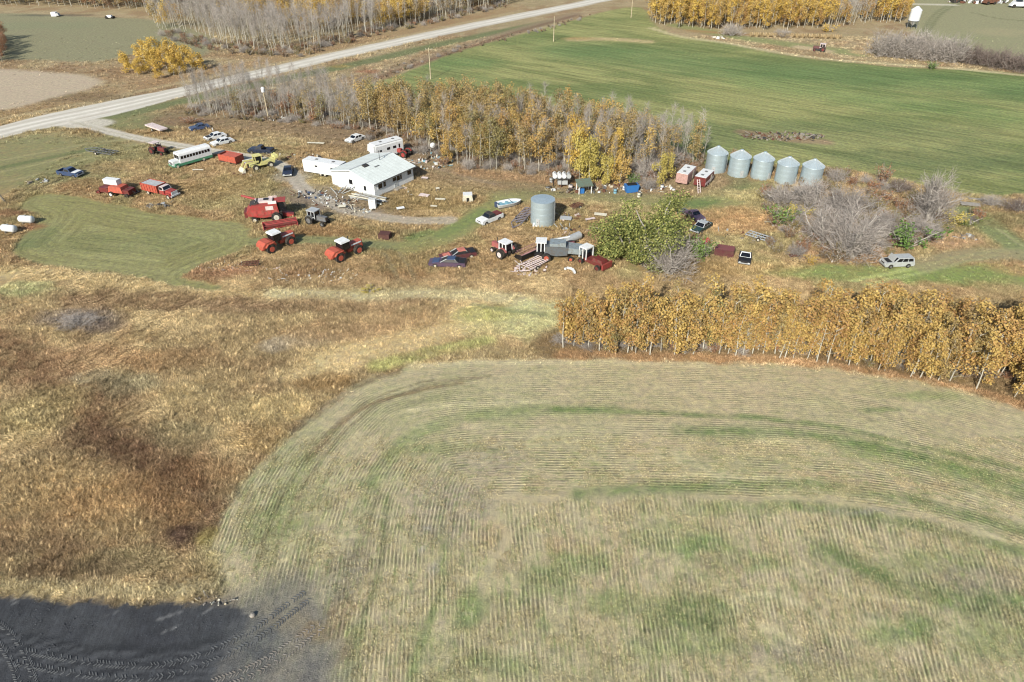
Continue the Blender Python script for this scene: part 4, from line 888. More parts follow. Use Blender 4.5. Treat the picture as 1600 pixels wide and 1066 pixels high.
# ------------------------------------------------------------------ grain bins
def bin_(label, px, D, H, roof=True, group=None, rz=0.):
    x, y = G(*px); r = D/2; y += r*.9
    t = thing('grain_bin', label, 'grain bin', (x, y), rz, group, r*1.02)
    prof = []; n = 4
    for i in range(n):
        z0 = H*i/n; z1 = H*(i+1)/n
        prof += [(r+.0, z0+.03), (r+.02, z0+.04), (r+.02, z0+.10), (r, z0+.12)]
        for k in range(6): prof += [(r+.012*(k % 2), z0+.15+(z1-z0-.18)*k/5)]
    prof += [(r, H)]
    MB().lathe(prof, 40).out('wall', galv, t, True)
    if roof:
        rf = MB().lathe([(r+.12, H-.05), (r+.1, H+.02), (.35, H+r*.6), (.3, H+r*.6+.12), (0.01, H+r*.6+.18)], 24).out('roof', galv, t)
        k = MB()
        for i in range(24):
            a = 2*math.pi*i/24; k.bar(((r+.1)*math.cos(a), (r+.1)*math.sin(a), H+.04), (.35*math.cos(a), .35*math.sin(a), H+r*.6+.02), .035, .04)
        k.out('roof_rib', silver, rf)
    else:
        MB().lathe([(r+.03, H-.06), (r+.03, H+.04), (r*.97, H+.05), (.01, H+.22)], 40).out('roof', galv, t)
    a = -2.0; c, s = math.cos(a), math.sin(a)
    d = MB().box(c*(r+.03), s*(r+.03), .9, .08, .65, 1.2, rz=a).out('door', silver, t); MB().box(c*(r+.08), s*(r+.08), .9, .05, .1, .1, rz=a).out('handle', dgrey, d)
    a = -.35; c, s = math.cos(a), math.sin(a); l = MB()
    for q in (-.2, .2): l.bar((c*(r+.12)-s*q, s*(r+.12)+c*q, .2), (c*(r+.12)-s*q, s*(r+.12)+c*q, H), .04)
    for i in range(int(H/.35)): l.bar((c*(r+.12)-s*-.2, s*(r+.12)+c*-.2, .35+i*.35), (c*(r+.12)-s*.2, s*(r+.12)+c*.2, .35+i*.35), .03)
    l.out('ladder', silver, t)
    return t
for i, (u_, v_, lb) in enumerate(((1120,272,'silver grain bin with cone roof at the left end of the row, nearest the campers'), (1156,278,'silver grain bin with a bright sheen, second in the row from the campers'), (1192,282,'silver grain bin with dull wall, middle one of the five'), (1230,290,'silver grain bin behind bare twigs, fourth in the row from the campers'), (1269,294,'silver grain bin at the right end of the row, beside the grey bushes'))):
    bin_(lb, (u_, v_), 3.95, 3.8, group='row of five steel grain bins', rz=i*.5)
bin_('lone flat topped steel bin ring in the weeds above the grey combine', (848,355), 4.1, 4.3, roof=False)
b = MB(); loc = G(838,353)
for dx, dz, L in ((0, 0, .9), (.6, .1, .7), (-.5, .2, .6)): b.cyl((dx, -.3, .0), (dx+.1, -.1, L), .18, n=8)
o = b.out('drum', white); o.location = (*loc, 0); tag(o, 'small white drums at the foot of the lone steel bin', 'drums', None, 'stuff')

# ------------------------------------------------------------------ boat
loc, rz, _ = between((780,326), (810,320)); t = thing('motorboat', 'white and light blue open motorboat on the grass', 'boat', loc, rz, None, 2)
hl = []; n = 14
def ring(zf, wf, lf):
    o_ = []
    for i in range(n+1):
        s_ = -1+2*i/n; x = s_*2.1*lf; w_ = .95*wf*(1-max(0, s_)**2.4*.95)*(1-max(0, -s_)**6*.3); o_.append((x, w_))
    return [(x, -w_, zf) for x, w_ in o_]+[(x, w_, zf) for x, w_ in reversed(o_)]
R1 = ring(.9, 1, 1); R0 = ring(.3, .62, .9); Rb = ring(.12, .15, .8); Ri = ring(.9, .84, .92); Rf = ring(.5, .7, .85); m_ = len(R1)
b = MB(); V = Rb+R0+R1+Ri+Rf; F = [(j*m_+i, j*m_+(i+1) % m_, (j+1)*m_+(i+1) % m_, (j+1)*m_+i) for j in range(4) for i in range(m_)]; b.add(V, F+[tuple(range(m_-1, -1, -1))]); b.out('hull', white, t)
b = MB(); b.add(Rf, [tuple(range(m_))]); b.out('deck', bluish, t).location = (0, 0, .01)
for x in (-1.2, -.2): MB().box(x, 0, .65, .4, 1.2, .25).out('seat', bluish, t)
MB().panel(((.35, -.7, .85), (.35, .7, .85), (.05, .6, 1.25), (.05, -.6, 1.25)), 0, 1, 0, 1).out('windshield', glass, t); MB().box(-2.15, 0, .8, .3, .4, .8).out('outboard_motor', blue, t); t.scale = (1.2, 1.2, 1.1)
MB().box(-.5, 0, .06, 2.6, 1.0, .12).out('cradle', wood, t)

# ------------------------------------------------------------------ small structures and yard things
def simple(name, label, cat, px, rz, parts, r=1.0, group=None, z=0):
    t = thing(name, label, cat, (*G(*px), z), rz, group, r)
    for nm, mt, mb in parts: mb.out(nm, mt, t)
    return t
# pale shelter
simple('dog_house', 'small white shelter with a dark doorway in the grass', 'shelter', (731,314), .1, [('wall', cream, MB().frust(-1.0, 1.0, 1.3, 0, -.75, .75, 1.3, 1.35)), ('doorway', black, MB().box(0, -.66, .45, .5, .06, .8)), ('roof', white, MB().box(0, 0, 1.4, 1.7, 1.5, .1))], 1.3)
# chest beside the planks
simple('fridge', 'white box freezer standing at the lumber pile below the house', 'freezer', (583,325), -.1, [('body', white, MB().box(0, 0, .85, 1.25, .9, 1.7)), ('lid', M('lid_white', (214, 216, 218), .4), MB().box(0, 0, 1.75, 1.3, .95, .08)), ('handle', dgrey, MB().box(.1, -.5, 1.4, .3, .05, .05))], .9)
t = thing('lumber_pile', 'long pile of grey poles and planks against the front wall of the house', 'lumber pile', (*G(578,313), 0), math.radians(-28), None, 3.0)
R_ = random.Random(5)
for i in range(16):
    L = R_.uniform(4.5, 7.5); y = R_.uniform(-1.1, 1.0); a = R_.uniform(-.12, .12); z = .15+.1*(i % 5)+.05
    MB().box(R_.uniform(-.6, .6), y, z+.1, L, .22, .14, rz=a).out('plank', [wood, silver, cream, grey][i % 4], t)
for sx in (-2.4, 2.4): MB().box(sx, 0, .12, .2, 2.4, .24).out('bearer', wood, t)
t = thing('scaffold_heap', 'heap of tangled grey steel frames at the left corner of the house', 'scrap heap', (*G(535,303), 0), .3, None, 1.8)
for i in range(14):
    a = R_.uniform(0, 6.28); l = R_.uniform(.8, 2.0); x, y = R_.uniform(-1, 1), R_.uniform(-.8, .8)
    MB().bar((x, y, R_.uniform(.1, .5)), (x+l*math.cos(a), y+l*math.sin(a)*.6, R_.uniform(.3, 1.7)), .1).out('bar', [silver, grey, wood][i % 3], t)

def junk(label, px, rx, ry, n, mats, seed, zmax=.5, size=(.2, .8), name='scrap_litter', cat='scrap'):
    """loose litter nobody could count"""
    rr = random.Random(seed); c = G(*px); root = None
    me = MB(); vs = {}
    for i in range(n):
        a = rr.uniform(0, 6.28); q = math.sqrt(rr.random()); x = rx*q*math.cos(a); y = ry*q*math.sin(a)
        b = vs.setdefault(i % len(mats), MB()); s_ = rr.uniform(*size)
        k = rr.random()
        if k < .5: b.box(x, y, s_*.25, s_, s_*rr.uniform(.4, 1), s_*rr.uniform(.2, .6), rz=a, rx=rr.uniform(-.3, .3))
        elif k < .8: b.bar((x, y, .08), (x+s_*2*math.cos(a), y+s_*2*math.sin(a), rr.uniform(.1, zmax)), .08)
        else: b.cyl((x, y, 0.02), (x+.1, y, s_*.8), s_*.3, n=7)
    V = []; F = []; mi = []; off = 0
    for k, b in vs.items():
        V += b.v; F += [tuple(i+off for i in f) for f in b.f]; mi += [k]*len(b.f); off = len(V)
    m_ = make_mesh(name, V, F)
    for mt in mats: m_.materials.append(mt)
    m_.polygons.foreach_set('material_index', mi)
    o = link(bpy.data.objects.new(name, m_)); o.location = (c[0], c[1], 0); tag(o, label, cat, None, 'stuff'); FOOT.append((c[0], c[1], min(rx, ry)*.8)); return o
mixs = [white, silver, dgrey, cream, rust, wood]
junk('white and grey scrap scattered before the left front of the house', (525,316), 4.2, 2.4, 80, mixs, 1, size=(.12, .5))
junk('small scrap and drums along the lane corner left of the house', (485,305), 4.0, 1.6, 45, [white, dgrey, grey, blue, rust], 2, size=(.2, .6))
junk('scrap and boards around the foot of the lumber pile', (560,330), 3.0, 1.3, 30, [wood, cream, silver, dgrey], 3, size=(.12, .5))
junk('white household litter strewn behind the house by the grove', (672,250), 5.5, 5.5, 130, [white, cream, pinkw, dgrey, bluish], 4, size=(.2, .7))
junk('litter and posts lining the lane right of the blue pickup', (455,246), 6.5, 1.6, 60, [wood, dgrey, cream, rust], 5, size=(.2, .6))
junk('scrap under the pole light at the edge of the grove', (425,186), 3.2, 1.6, 30, [white, wood, dgrey], 6, size=(.2, .7))
junk('mixed scrap strip along the foot of the grove right of the storage tanks', (950,296), 13, 2.0, 130, [wood, cream, rust, dgrey, white, grey], 7, size=(.2, .8))
junk('jumbled white and red cultivator parts in front of the grey combine', (828,421), 2.6, 2.2, 70, [pinkw, pinkw, white, rust], 8, size=(.15, .5))
junk('mangled wood and tin scrap in the grass above the willow', (888,340), 2.6, 1.8, 26, [wood, rust, pinkw, grey], 9)
junk('rock and brush pile in the green field beyond the bins', (1224,214), 9.5, 2.6, 260, [concrete, wood, rust, wood, dgrey, M('brown_brush', (120, 96, 74), .9)], 10, size=(.2, .7), name='rock_pile', cat='rock pile')
junk('low silver tin scrap in the weeds below the red farm truck', (252,323), 2.8, .9, 26, [silver, grey, dgrey], 11, size=(.3, .8))
junk('orange topped markers and white stubs in the weeds below the tractors', (375,418), 7, 1.6, 60, [cream, pinkw, lwood], 12, size=(.12, .3))
junk('cream stubs dotted through the weeds below the right articulated tractor', (490,432), 7, 2.4, 90, [cream, lwood, white], 13, size=(.12, .32))
junk('broken boards beside the black pole line at the left edge', (55,285), 2.5, 1.2, 16, [silver, lwood, wood], 14, size=(.2, .8))
junk('white lumps of clay and roots at the corner of the ploughed soil', (338,938), 2.2, .5, 28, [cream, concrete, lwood], 15, size=(.08, .22), name='stone_scatter', cat='stones')
junk('grey rubble row in the bare patch behind the silver four wheel drive', (1515,372), 2.0, .9, 22, [grey, wood, silver], 16)
junk('dark clutter and tanks lining the top right skyline', (1560,4), 22, 4, 150, [dgrey, black, white, rust, silver], 17, size=(.6, 2.4), zmax=3, name='yard_clutter', cat='clutter')
junk('lumber and tin scrap in the trampled grass beside the dirt track', (610,300), 5.5, 3.0, 16, [cream, silver, pinkw], 21, size=(.15, .5))
junk('old tyres and barrels scattered behind the grey combine', (893,362), 4.0, 1.6, 22, [tyre, rust, silver, pinkw], 22, size=(.25, .7))
junk('boards and pipes among the wrecks right of the willow', (1125,372), 6.0, 3.0, 18, [wood, rust, silver, dgrey], 23, size=(.2, .6))
junk('scrap iron in the weeds around the yellow loader', (405,272), 5.0, 1.5, 20, [rust, dgrey, cream], 24, size=(.2, .6))
junk('white debris near the round wood by the far wood edge', (1125,60), 3, 1.5, 18, [white, cream], 18, size=(.4, 1.2))

def sheet(label, px, L, W, mt, rz=0, z=.25, tilt=.08, name='metal_sheet', cat='sheet', legs=True):
    t = thing(name, label, cat, (*G(*px), 0), rz, None, max(L, W)*.4)
    MB().box(0, 0, z+.15, L, W, .08, rx=tilt).out('panel', mt, t)
    if legs: MB().bar((-L*.4, -W*.3, 0), (-L*.4, -W*.3, z+.15), .12).bar((L*.4, W*.3, 0), (L*.4, W*.3, z+.15), .12).bar((-L*.4, W*.3, 0), (-L*.4, W*.3, z+.15), .12).bar((L*.4, -W*.3, 0), (L*.4, -W*.3, z+.15), .12).out('block', wood, t)
    return t
# white roof panel lying on wheels near the lane
loc, rz, _ = between((232,200), (260,210)); t = thing('flat_trailer', 'flat topped pinkish white trailer left of the lane', 'trailer', loc, rz, None, 2.4)
MB().box(0, 0, 1.0, 6.4, 1.9, .3).out('deck', pinkw, t); MB().box(0, 0, .75, 6.0, .9, .2).out('frame', dgrey, t)
for y in (-.8, .8): wheel(t, -.6, y, .35, .2)
sheet('long cream beam lying in the weeds behind the long trailer', (494,226), 3.8, .5, cream, -.1)
sheet('pale board lying in the weeds below the bus', (310,268), 2.2, .35, cream, 0)
sheet('pinkish white sheet lying in the grass right of the house', (663,308), 1.9, 1.0, pinkw, -.4)
sheet('cream plank lying in the grass below the pink sheet', (688,314), 1.9, .5, cream, -.1)
sheet('small cream board beside the dirt track', (678,325), 1.2, .4, cream, -.2)
sheet('small white scrap panel near the track below the house', (626,328), 1.4, .7, white, .4)
sheet('white panel lying in front of the scrap by the lane', (535,325), 1.3, .8, cream, .1)
sheet('white upright board standing in the grass right of the house', (684,299), .7, .5, cream, .2, z=.5)
sheet('white box on the grass beside the right corner of the house', (664,281), 1.3, .6, pinkw, -.2, z=.3)
sheet('silver crumpled tin sheet at the left scrap heap above the combine', (884,344), 2.0, 1.2, silver, -.2)
sheet('long white plank on the grass above the willow', (938,338), 2.2, .8, cream, -.25)
sheet('pale short plank left of the long white plank', (922,345), 1.8, .45, pinkw, .35)
sheet('dark red leaning panel at the edge of the willow', (1103,382), 1.2, 1.1, red, .3, z=.5, tilt=.5)
sheet('pale post lying in the rusty grass near the green bush', (1203,350), 2.0, .3, lwood, -.15)
sheet('pale slab on the grass at the end of the green field', (1515,322), 3.2, 1.3, concrete, -.25)
sheet('second smaller slab beyond the pale one at the field end', (1523,314), 2.4, .6, concrete, -.2)
sheet('rusty board pile in the weeds left of the yellow bush', (1240,402), 1.6, .8, rust, .2)

# implements
def implement(label, cat, name, a, b_, W, body, seed, wheels=True, n=9):
    loc, rz, L = between(a, b_); t = thing(name, label, cat, loc, rz, None, L*.4); h = L/2; rr = random.Random(seed)
    for y in (-W/2, 0, W/2): MB().bar((-h, y, .55), (h*.6, y, .6), .12).out('beam', body, t)
    MB().bar((h*.6, -W/2, .6), (h, 0, .5), .12).bar((h*.6, W/2, .6), (h, 0, .5), .12).out('drawbar', body, t)
    for i in range(n):
        x = -h+i*(1.6*h)/n; MB().bar((x, -W/2, .6), (x, W/2, .6), .1).out('crossbar', body, t)
        MB().bar((x, -W/2+rr.random()*W, .6), (x-.3, -W/2+rr.random()*W, .05), .06).out('shank', dgrey, t)
    if wheels:
        for y in (-W/2-.1, W/2+.1): wheel(t, 0, y, .35, .18)
    return t
implement('long grey cultivator frame in the grass left of the canopy tractor', 'cultivator', 'cultivator', (181,243), (134,236), 2.2, grey, 1, n=7)
implement('tangled grey harrow frame leaning by the lone steel bin', 'harrow', 'harrow', (828,330), (801,360), 1.8, M('lilac_steel', (150, 146, 164), .5, .3), 2, n=10)
implement('faded red cultivator shanks in front of the grey combine', 'cultivator', 'cultivator', (848,408), (812,428), 2.2, pinkw, 3, n=9)
implement('grey and white flat frame wagon in the weeds right of the green car', 'wagon', 'implement_frame', (1168,368), (1210,382), 1.8, silver, 4, n=6)
implement('rusty red harrow in the weeds below the left articulated tractor', 'harrow', 'harrow', (405,415), (375,418), 1.2, rust, 5, n=5, wheels=False)
implement('dark rake frame behind the plum coloured car', 'rake', 'rake', (1072,332), (1058,336), 1.4, grey, 6, n=5)
implement('rusty shank frame above the left scrap heap near the willow', 'cultivator', 'cultivator', (893,328), (910,322), 1.4, rust, 7, n=5)
# boxes
def crate(label, px, L, W, H, mt, rz, name='steel_box', cat='box', lidm=None, open_=True):
    t = thing(name, label, cat, (*G(*px), 0), rz, None, L*.45)
    b = MB(); b.box(0, 0, .1, L, W, .1)
    for s in (-1, 1): b.box(0, s*(W/2-.04), H/2+.1, L, .08, H); b.box(s*(L/2-.04), 0, H/2+.1, .08, W-.18, H)
    b.out('box', mt, t); MB().box(0, .06, H+.12, L*.98, W*.8, .06, rx=.08).out('lid', lidm or mt, t); return t
crate('maroon steel box with a black rear rim in the weeds', (1131,398), 3.0, 1.9, 1.1, maroon, -.35, lidm=M('dull_maroon', (128, 64, 70), .7))
crate('small rusty dark box alone beside the mown strip', (602,372), 1.9, 1.4, .8, M('dark_rust', (86, 44, 44), .7), -.2)
simple('boulder', 'pale round stone on the edge of the ploughed soil', 'stone', (395,963), 0, [('stone', concrete, MB().lathe([(.01, 0), (.2, .02), (.25, .14), (.18, .26), (.01, .32)], 10))], .3)
# storage tanks on stand
t = thing('tank_stand', 'black steel stand carrying the four white tanks at the grove edge', 'tank stand', (*G(877,291), 0), 0, None, 1.6)
for x in (-1.5, 0, 1.5):
    for y in (-.6, .6): MB().bar((x, y, 0), (x, y, 1.7), .1).out('post', black, t)
MB().box(0, 0, 1.75, 3.4, 1.5, .1).out('platform', grey, t); MB().box(.2, -.2, .9, 1.9, .8, .7).out('cabinet', silver, t)
tx, ty = G(877, 291)
for x, lb in ((-1.35, 'white fuel tank at the left end of the stand'), (-.45, 'white fuel tank second from the left on the stand'), (.45, 'white fuel tank third from the left on the stand'), (1.35, 'silver white fuel tank at the right end of the stand')):
    t = thing('fuel_tank', lb, 'tank', (tx+x, ty, 1.8), 0, 'tanks on the black stand', 0)
    MB().cyl((0, -.75, .45), (0, .75, .45), .42, n=16).out('shell', white if x < 1 else silver, t, True); MB().box(0, 0, .04, .7, 1.0, .08).out('saddle', dgrey, t); MB().cyl((0, 0, .85), (0, 0, .98), .1, n=8).out('cap', grey, t)
t = thing('lean_to_frame', 'dark green roofed frame with white posts at the grove edge', 'shelter', (*G(912,300), 0), .2, None, 1.5)
for x in (-1.2, 1.2):
    for y in (-.9, .9): MB().bar((x, y, 0), (x, y, 1.7+.25*y), .16).out('post', white, t)
MB().box(0, 0, 1.85, 3.0, 2.4, .12, rx=.25).out('roof', M('moss_tin', (100, 118, 104), .7), t); MB().box(-.5, -.5, .5, .7, .7, .9).out('bin', bright, t)
t = simple('blue_bin', 'bright blue open tub filled with rubbish at the grove edge', 'tub', (986,300), .2, [('tub', bright, MB().frust(-1.1, 1.1, 1.2, .1, -1.3, 1.3, 1.5, 1.5)), ('rubbish', black, MB().box(0, 0, 1.55, 1.8, 1.0, .2)), ('foot', dgrey, MB().box(0, 0, .05, 2.0, 1.0, .1))], 1.3)
for px, lb, mt in (((961,302), 'pale blue barrel left of the blue tub', bluish), ((975,297), 'white barrel touching the left side of the blue tub', white), ((998,308), 'white tipped bucket below the blue tub', cream), ((861,285), 'pale drum left of the tank stand', silver), ((892,296), 'pinkish drum between tank stand and green roofed frame', pinkw), ((1034,296), 'white drum left of the campers', white)):
    simple('barrel', lb, 'barrel', px, 0, [('drum', mt, MB().cyl((0, 0, .02), (0, 0, .9), .32)), ('lid', grey, MB().cyl((0, 0, .9), (0, 0, .95), .34)), ('band', dgrey, MB().lathe([(.33, .4), (.34, .45), (.33, .5)], 14))], .4)
# silver tank behind combine
loc, rz, _ = between((884,384), (906,374)); t = thing('fuel_tank', 'silver grey cylindrical tank lying behind the grey combine', 'tank', loc, rz, None, 1.6)
MB().cyl((-1.5, 0, .85), (1.5, 0, .85), .65, n=18).lathe([(.01, 0)], 3).out('shell', silver, t, True); MB().box(0, 0, .15, 2.2, .9, .3).out('cradle', rust, t); MB().box(-1.3, -.8, .5, .8, .8, .8).out('pump_box', M('dull_rose', (176, 96, 96), .6), t)
# propane tanks on the left
for (a, b_), lb in ((((8,363), (26,365)), 'white bullet tank at the left edge, nearer one of two'), (((35,349), (53,350)), 'white bullet tank at the left edge, farther one of two')):
    loc, rz, _ = between(a, b_); t = thing('propane_tank', lb, 'tank', loc, rz, 'two white tanks by the lawn', 1.1)
    sh = MB(); L = 1.0; r = .62; pr = [(.02, -L-.35)]+[(r*math.sin(k*.314), -L-.35*math.cos(k*.314)) for k in range(1, 5)]+[(r, -L), (r, L)]+[(r*math.sin(k*.314), L+.35*math.cos(k*.314)) for k in range(4, 0, -1)]+[(.02, L+.35)]
    sh.lathe(pr, 18); sh.v = [(z, x, y+.85) for x, y, z in sh.v]; sh.out('shell', white, t, True)
    for x in (-.7, .7): MB().box(x, 0, .15, .15, .8, .3).out('saddle', grey, t)
    MB().cyl((0, 0, 1.45), (0, 0, 1.62), .16, n=10).out('valve_cap', silver, t)
# poles
def pole(label, px, H, mt=None, lamp=False, arms=1, lean=0.):
    t = thing('utility_pole' if not lamp else 'yard_light', label, 'pole', (*G(*px), 0), 0, None, 0)
    MB().cyl((0, 0, 0), (lean, 0, H), .17, .11, n=8).out('post', mt or lwood, t)
    if arms: MB().box(lean, 0, H-.4, 2.0, .12, .14).out('crossarm', lwood, t); [MB().cyl((lean+x, 0, H-.33), (lean+x, 0, H-.12), .05, n=6).out('insulator', silver, t) for x in (-.9, 0, .9)]
    if lamp: MB().lathe([(.05, H-.1), (.4, H), (.45, H+.9), (.3, H+1.1), (.02, H+1.2)], 10).out('lamp_head', white, t)
    return t
pole('pale utility pole standing in the near edge of the green field beside the grove', (673,124), 8.5)
pole('pale wooden pole alone in the upper green field', (865,65), 8.0, arms=0)
pole('small far pole near the top edge of the green field', (986,28), 7.5, arms=0)
pole('yard light pole with white head in front of the bare grove', (420,187), 6.5, lamp=True, arms=0)
pole('grey post leaning at the far left edge above the lawn', (8,316), 5.5, wood, arms=0, lean=-1.6)
pole('short white post in front of the car pair below the grove', (333,206), .9, white, arms=0)
t = simple('antenna_dish', 'small white satellite dish on a post behind the house', 'satellite dish', (677,243), 0, [('post', dgrey, MB().cyl((0, 0, 0), (0, 0, 2.0), .06)), ('dish', white, MB().cyl((0, 0, 2.2), (.1, -.25, 2.25), .55, .15))], .5)
# hopper bin at the top right
x, y = G(1424, 44); t = thing('hopper_bin', 'tall white hopper bin beside the top right wood', 'hopper bin', (x, y), 0, None, 2)
MB().lathe([(.3, 1.0), (1.9, 2.6), (1.9, 6.2), (.4, 7.4), (.05, 7.5)], 20).out('shell', white, t, True)
for i in range(6):
    a = i*math.pi/3; MB().bar((1.8*math.cos(a), 1.8*math.sin(a), 0), (1.8*math.cos(a), 1.8*math.sin(a), 2.7), .16).out('leg', grey, t)
MB().lathe([(1.85, 2.5), (1.98, 2.5), (1.98, 2.7), (1.85, 2.7)], 20).out('ring', grey, t)
simple('far_truck', 'tiny white vehicle on the dark patch of the far left field', 'truck', (86,26), 0, [('body', white, MB().box(0, 0, .9, 2.0, 1.5, 1.5)), ('cab', silver, MB().frust(1.0, 2.0, 1.4, .4, 1.0, 1.7, 1.3, 1.3)), ('chassis', dgrey, MB().box(.4, 0, .3, 2.8, 1.2, .25))], 1)
simple('far_machine', 'small white machine left of the top wood', 'machine', (172,29), 0, [('body', white, MB().frust(-1.5, 1.3, 1.3, .4, -.8, .8, 1.1, 1.2)), ('wheels', tyre, MB().cyl((-1, -1, .5), (-1, 1, .5), .5).cyl((1.2, -1, .4), (1.2, 1, .4), .4))], 2)
for px, L, mt, lb in (((1500,3), 5, dgrey, 'dark machine first from the left on the top right skyline'), ((1545,7), 6, rust, 'rusty machine on the top right skyline'), ((1590,12), 7, white, 'white machine at the top right corner')):
    simple('far_machine', lb, 'machine', px, R_.uniform(-.5, .5), [('body', mt, MB().frust(-L/2, L/2, 2.4, .7, -L*.35, L*.3, 2.0, 2.3)), ('cab', glass, MB().frust(-L*.2, L*.1, 1.8, 2.31, -L*.15, L*.08, 1.5, 3.2)), ('wheels', tyre, MB().cyl((-L*.3, -1.3, .7), (-L*.3, 1.3, .7), .7).cyl((L*.3, -1.3, .6), (L*.3, 1.3, .6), .6))], 2)
# hay row by the top right wood
b0 = None
for i in range(16):
    u_ = 1175+i*9.0; v_ = 57+i*.25; x, y = G(u_, v_)
    if b0 is None:
        b0 = thing('straw_bale', 'round straw bale in the row along the top right wood', 'bale', (x, y), .3, 'row of bales along the top right wood', 0)
        MB().cyl((-.7, 0, .75), (.7, 0, .75), .75, n=14).out('bale', M('straw', (186, 160, 112), .95, dirt=.4), b0)
        MB().lathe([(.76, -.3), (.77, 0), (.76, .3)], 14).out('twine', M('twine', (150, 130, 96), .9), b0).rotation_euler = (0, math.pi/2, 0)
        b0.children[1].location = (0, 0, .75)
    else: clone(b0, (x, y), .3+R_.uniform(-.4, .4), b0['label'])
# tyre tracks pressed into the soil
def lugs(name, label, pxs, off, seed, w_=.5, step=.26, mt=None):
    P = chaikin([G(*p) for p in pxs], False, 3); b = MB(); rr = random.Random(seed); acc = 0; pts = []
    for p, q in zip(P, P[1:]):
        d = q-p; L = np.linalg.norm(d); d = d/L; s_ = acc
        while s_ < L: pts.append((p+d*s_, d)); s_ += step
        acc = s_-L
    for p, d in pts:
        n_ = np.array([-d[1], d[0]])
        for o_ in off:
            c = p+n_*o_
            for sgn in (-1, 1):
                if rr.random() < .3: continue
                a = c+n_*sgn*.04; e = c+n_*sgn*w_/2-d*.2*1.0
                b.bar((a[0], a[1], .02), (e[0], e[1], .02), .08*rr.uniform(.6, 1.2), .05)
    o = b.out(name, mt, None); tag(o, label, 'tyre track', None, 'stuff')
lsoil = M('crumbled_dry_soil', (104, 106, 109), .95, dirt=.3, dcol=(70, 70, 74)); 
lugs('tyre_track', 'chevron tyre marks curving through the ploughed soil', [(40,1020),(150,1040),(250,1045),(330,1020),(400,985),(450,945),(480,925)], (-.9, .1), 1, .55, mt=lsoil)
lugs('tyre_track', 'chevron tyre marks at the bottom left corner of the soil', [(-40,960),(0,985),(30,1020),(45,1066),(50,1100)], (-.6, .4), 2, .45, mt=lsoil)
lugs('tyre_track', 'faint chevron marks between soil and stubble', [(330,1075),(400,1050),(460,1010),(510,975)], (-.3, .5), 3, .5, mt=M('grey_soil_crumbs', (140, 134, 128), .95))

# ------------------------------------------------------------------ plants
def leaf_mat(name, cols, spread=.2, trans=.25):
    if name in MATS: return MATS[name]
    m, nt, N, L, b = new_mat(name); q = NB(nt)
    lv = q.attr('lv', 'Fac'); oi = N.new('ShaderNodeObjectInfo').outputs['Random']
    f = q.math('ADD', q.math('MULTIPLY', oi, .75), q.math('MULTIPLY', lv, .5)); f = q.math('FRACT', f)
    r = N.new('ShaderNodeValToRGB'); L.new(f, r.inputs[0]); e = r.color_ramp.elements
    while len(e) < len(cols): e.new(.5)
    for i, c in enumerate(cols): e[i].position = i/(len(cols)-1); e[i].color = rgb(c)
    col = q.vmul(r.outputs[0], q.rng(lv, 0, 1, 1-spread, 1+spread))
    tr = N.new('ShaderNodeBsdfTranslucent'); L.new(col, tr.inputs[0]); mx = N.new('ShaderNodeMixShader'); mx.inputs[0].default_value = trans
    L.new(col, b.inputs['Base Color']); b.inputs['Roughness'].default_value = .75; b.inputs['Specular IOR Level'].default_value = .15
    L.new(b.outputs[0], mx.inputs[1]); L.new(tr.outputs[0], mx.inputs[2]); L.new(mx.outputs[0], N['Material Output'].inputs[0])
    MATS[name] = m; return m
def bark_mat(name, c, c2=(70, 62, 56)):
    if name in MATS: return MATS[name]
    m, nt, N, L, b = new_mat(name); q = NB(nt); tc = N.new('ShaderNodeTexCoord').outputs['Object']
    mp = N.new('ShaderNodeMapping'); mp.inputs['Scale'].default_value = (1, 1, 3); L.new(tc, mp.inputs[0])
    n = q.noise(mp.outputs[0], 2.5, 4, .7); oi = N.new('ShaderNodeObjectInfo').outputs['Random']
    col = q.mix(q.rng(n, .52, .66, 0, .75), rgb(c), rgb(c2)); L.new(q.vmul(col, q.rng(oi, 0, 1, .75, 1.1)), b.inputs['Base Color']); b.inputs['Roughness'].default_value = .85
    MATS[name] = m; return m
bark_w = bark_mat('aspen_bark', (196, 190, 176)); bark_g = bark_mat('grey_bark', (196, 188, 180)); bark_t = bark_mat('twig_bark', (178, 168, 162), (126, 112, 106)); bark_d = bark_mat('dark_twigs', (136, 120, 114), (96, 80, 74))
L_gold = leaf_mat('golden_leaves', [(196, 154, 86), (208, 170, 86), (216, 184, 98), (192, 152, 82), (180, 134, 84)])
L_yel = leaf_mat('bright_yellow_leaves', [(220, 180, 70), (230, 194, 82), (206, 164, 66)])
L_brn = leaf_mat('bronze_leaves', [(178, 152, 96), (200, 168, 92), (166, 140, 98), (188, 160, 92), (156, 144, 98)])
L_lime = leaf_mat('lime_yellow_leaves', [(204, 184, 82), (214, 194, 90), (184, 168, 82)])
L_grn = leaf_mat('willow_leaves', [(108, 126, 62), (144, 150, 76), (178, 170, 88), (122, 136, 66)], .4)
L_dgrn = leaf_mat('green_bush_leaves', [(88, 126, 54), (118, 148, 66), (136, 160, 76)], .3)
L_rust = leaf_mat('rust_leaves', [(172, 120, 88), (186, 134, 92), (158, 116, 90), (174, 142, 100)])
L_und = leaf_mat('undergrowth_leaves', [(150, 120, 92), (168, 132, 94), (138, 116, 94), (158, 140, 94)])
L_olive = leaf_mat('olive_brown_leaves', [(140, 136, 82), (160, 146, 88), (146, 122, 86)])

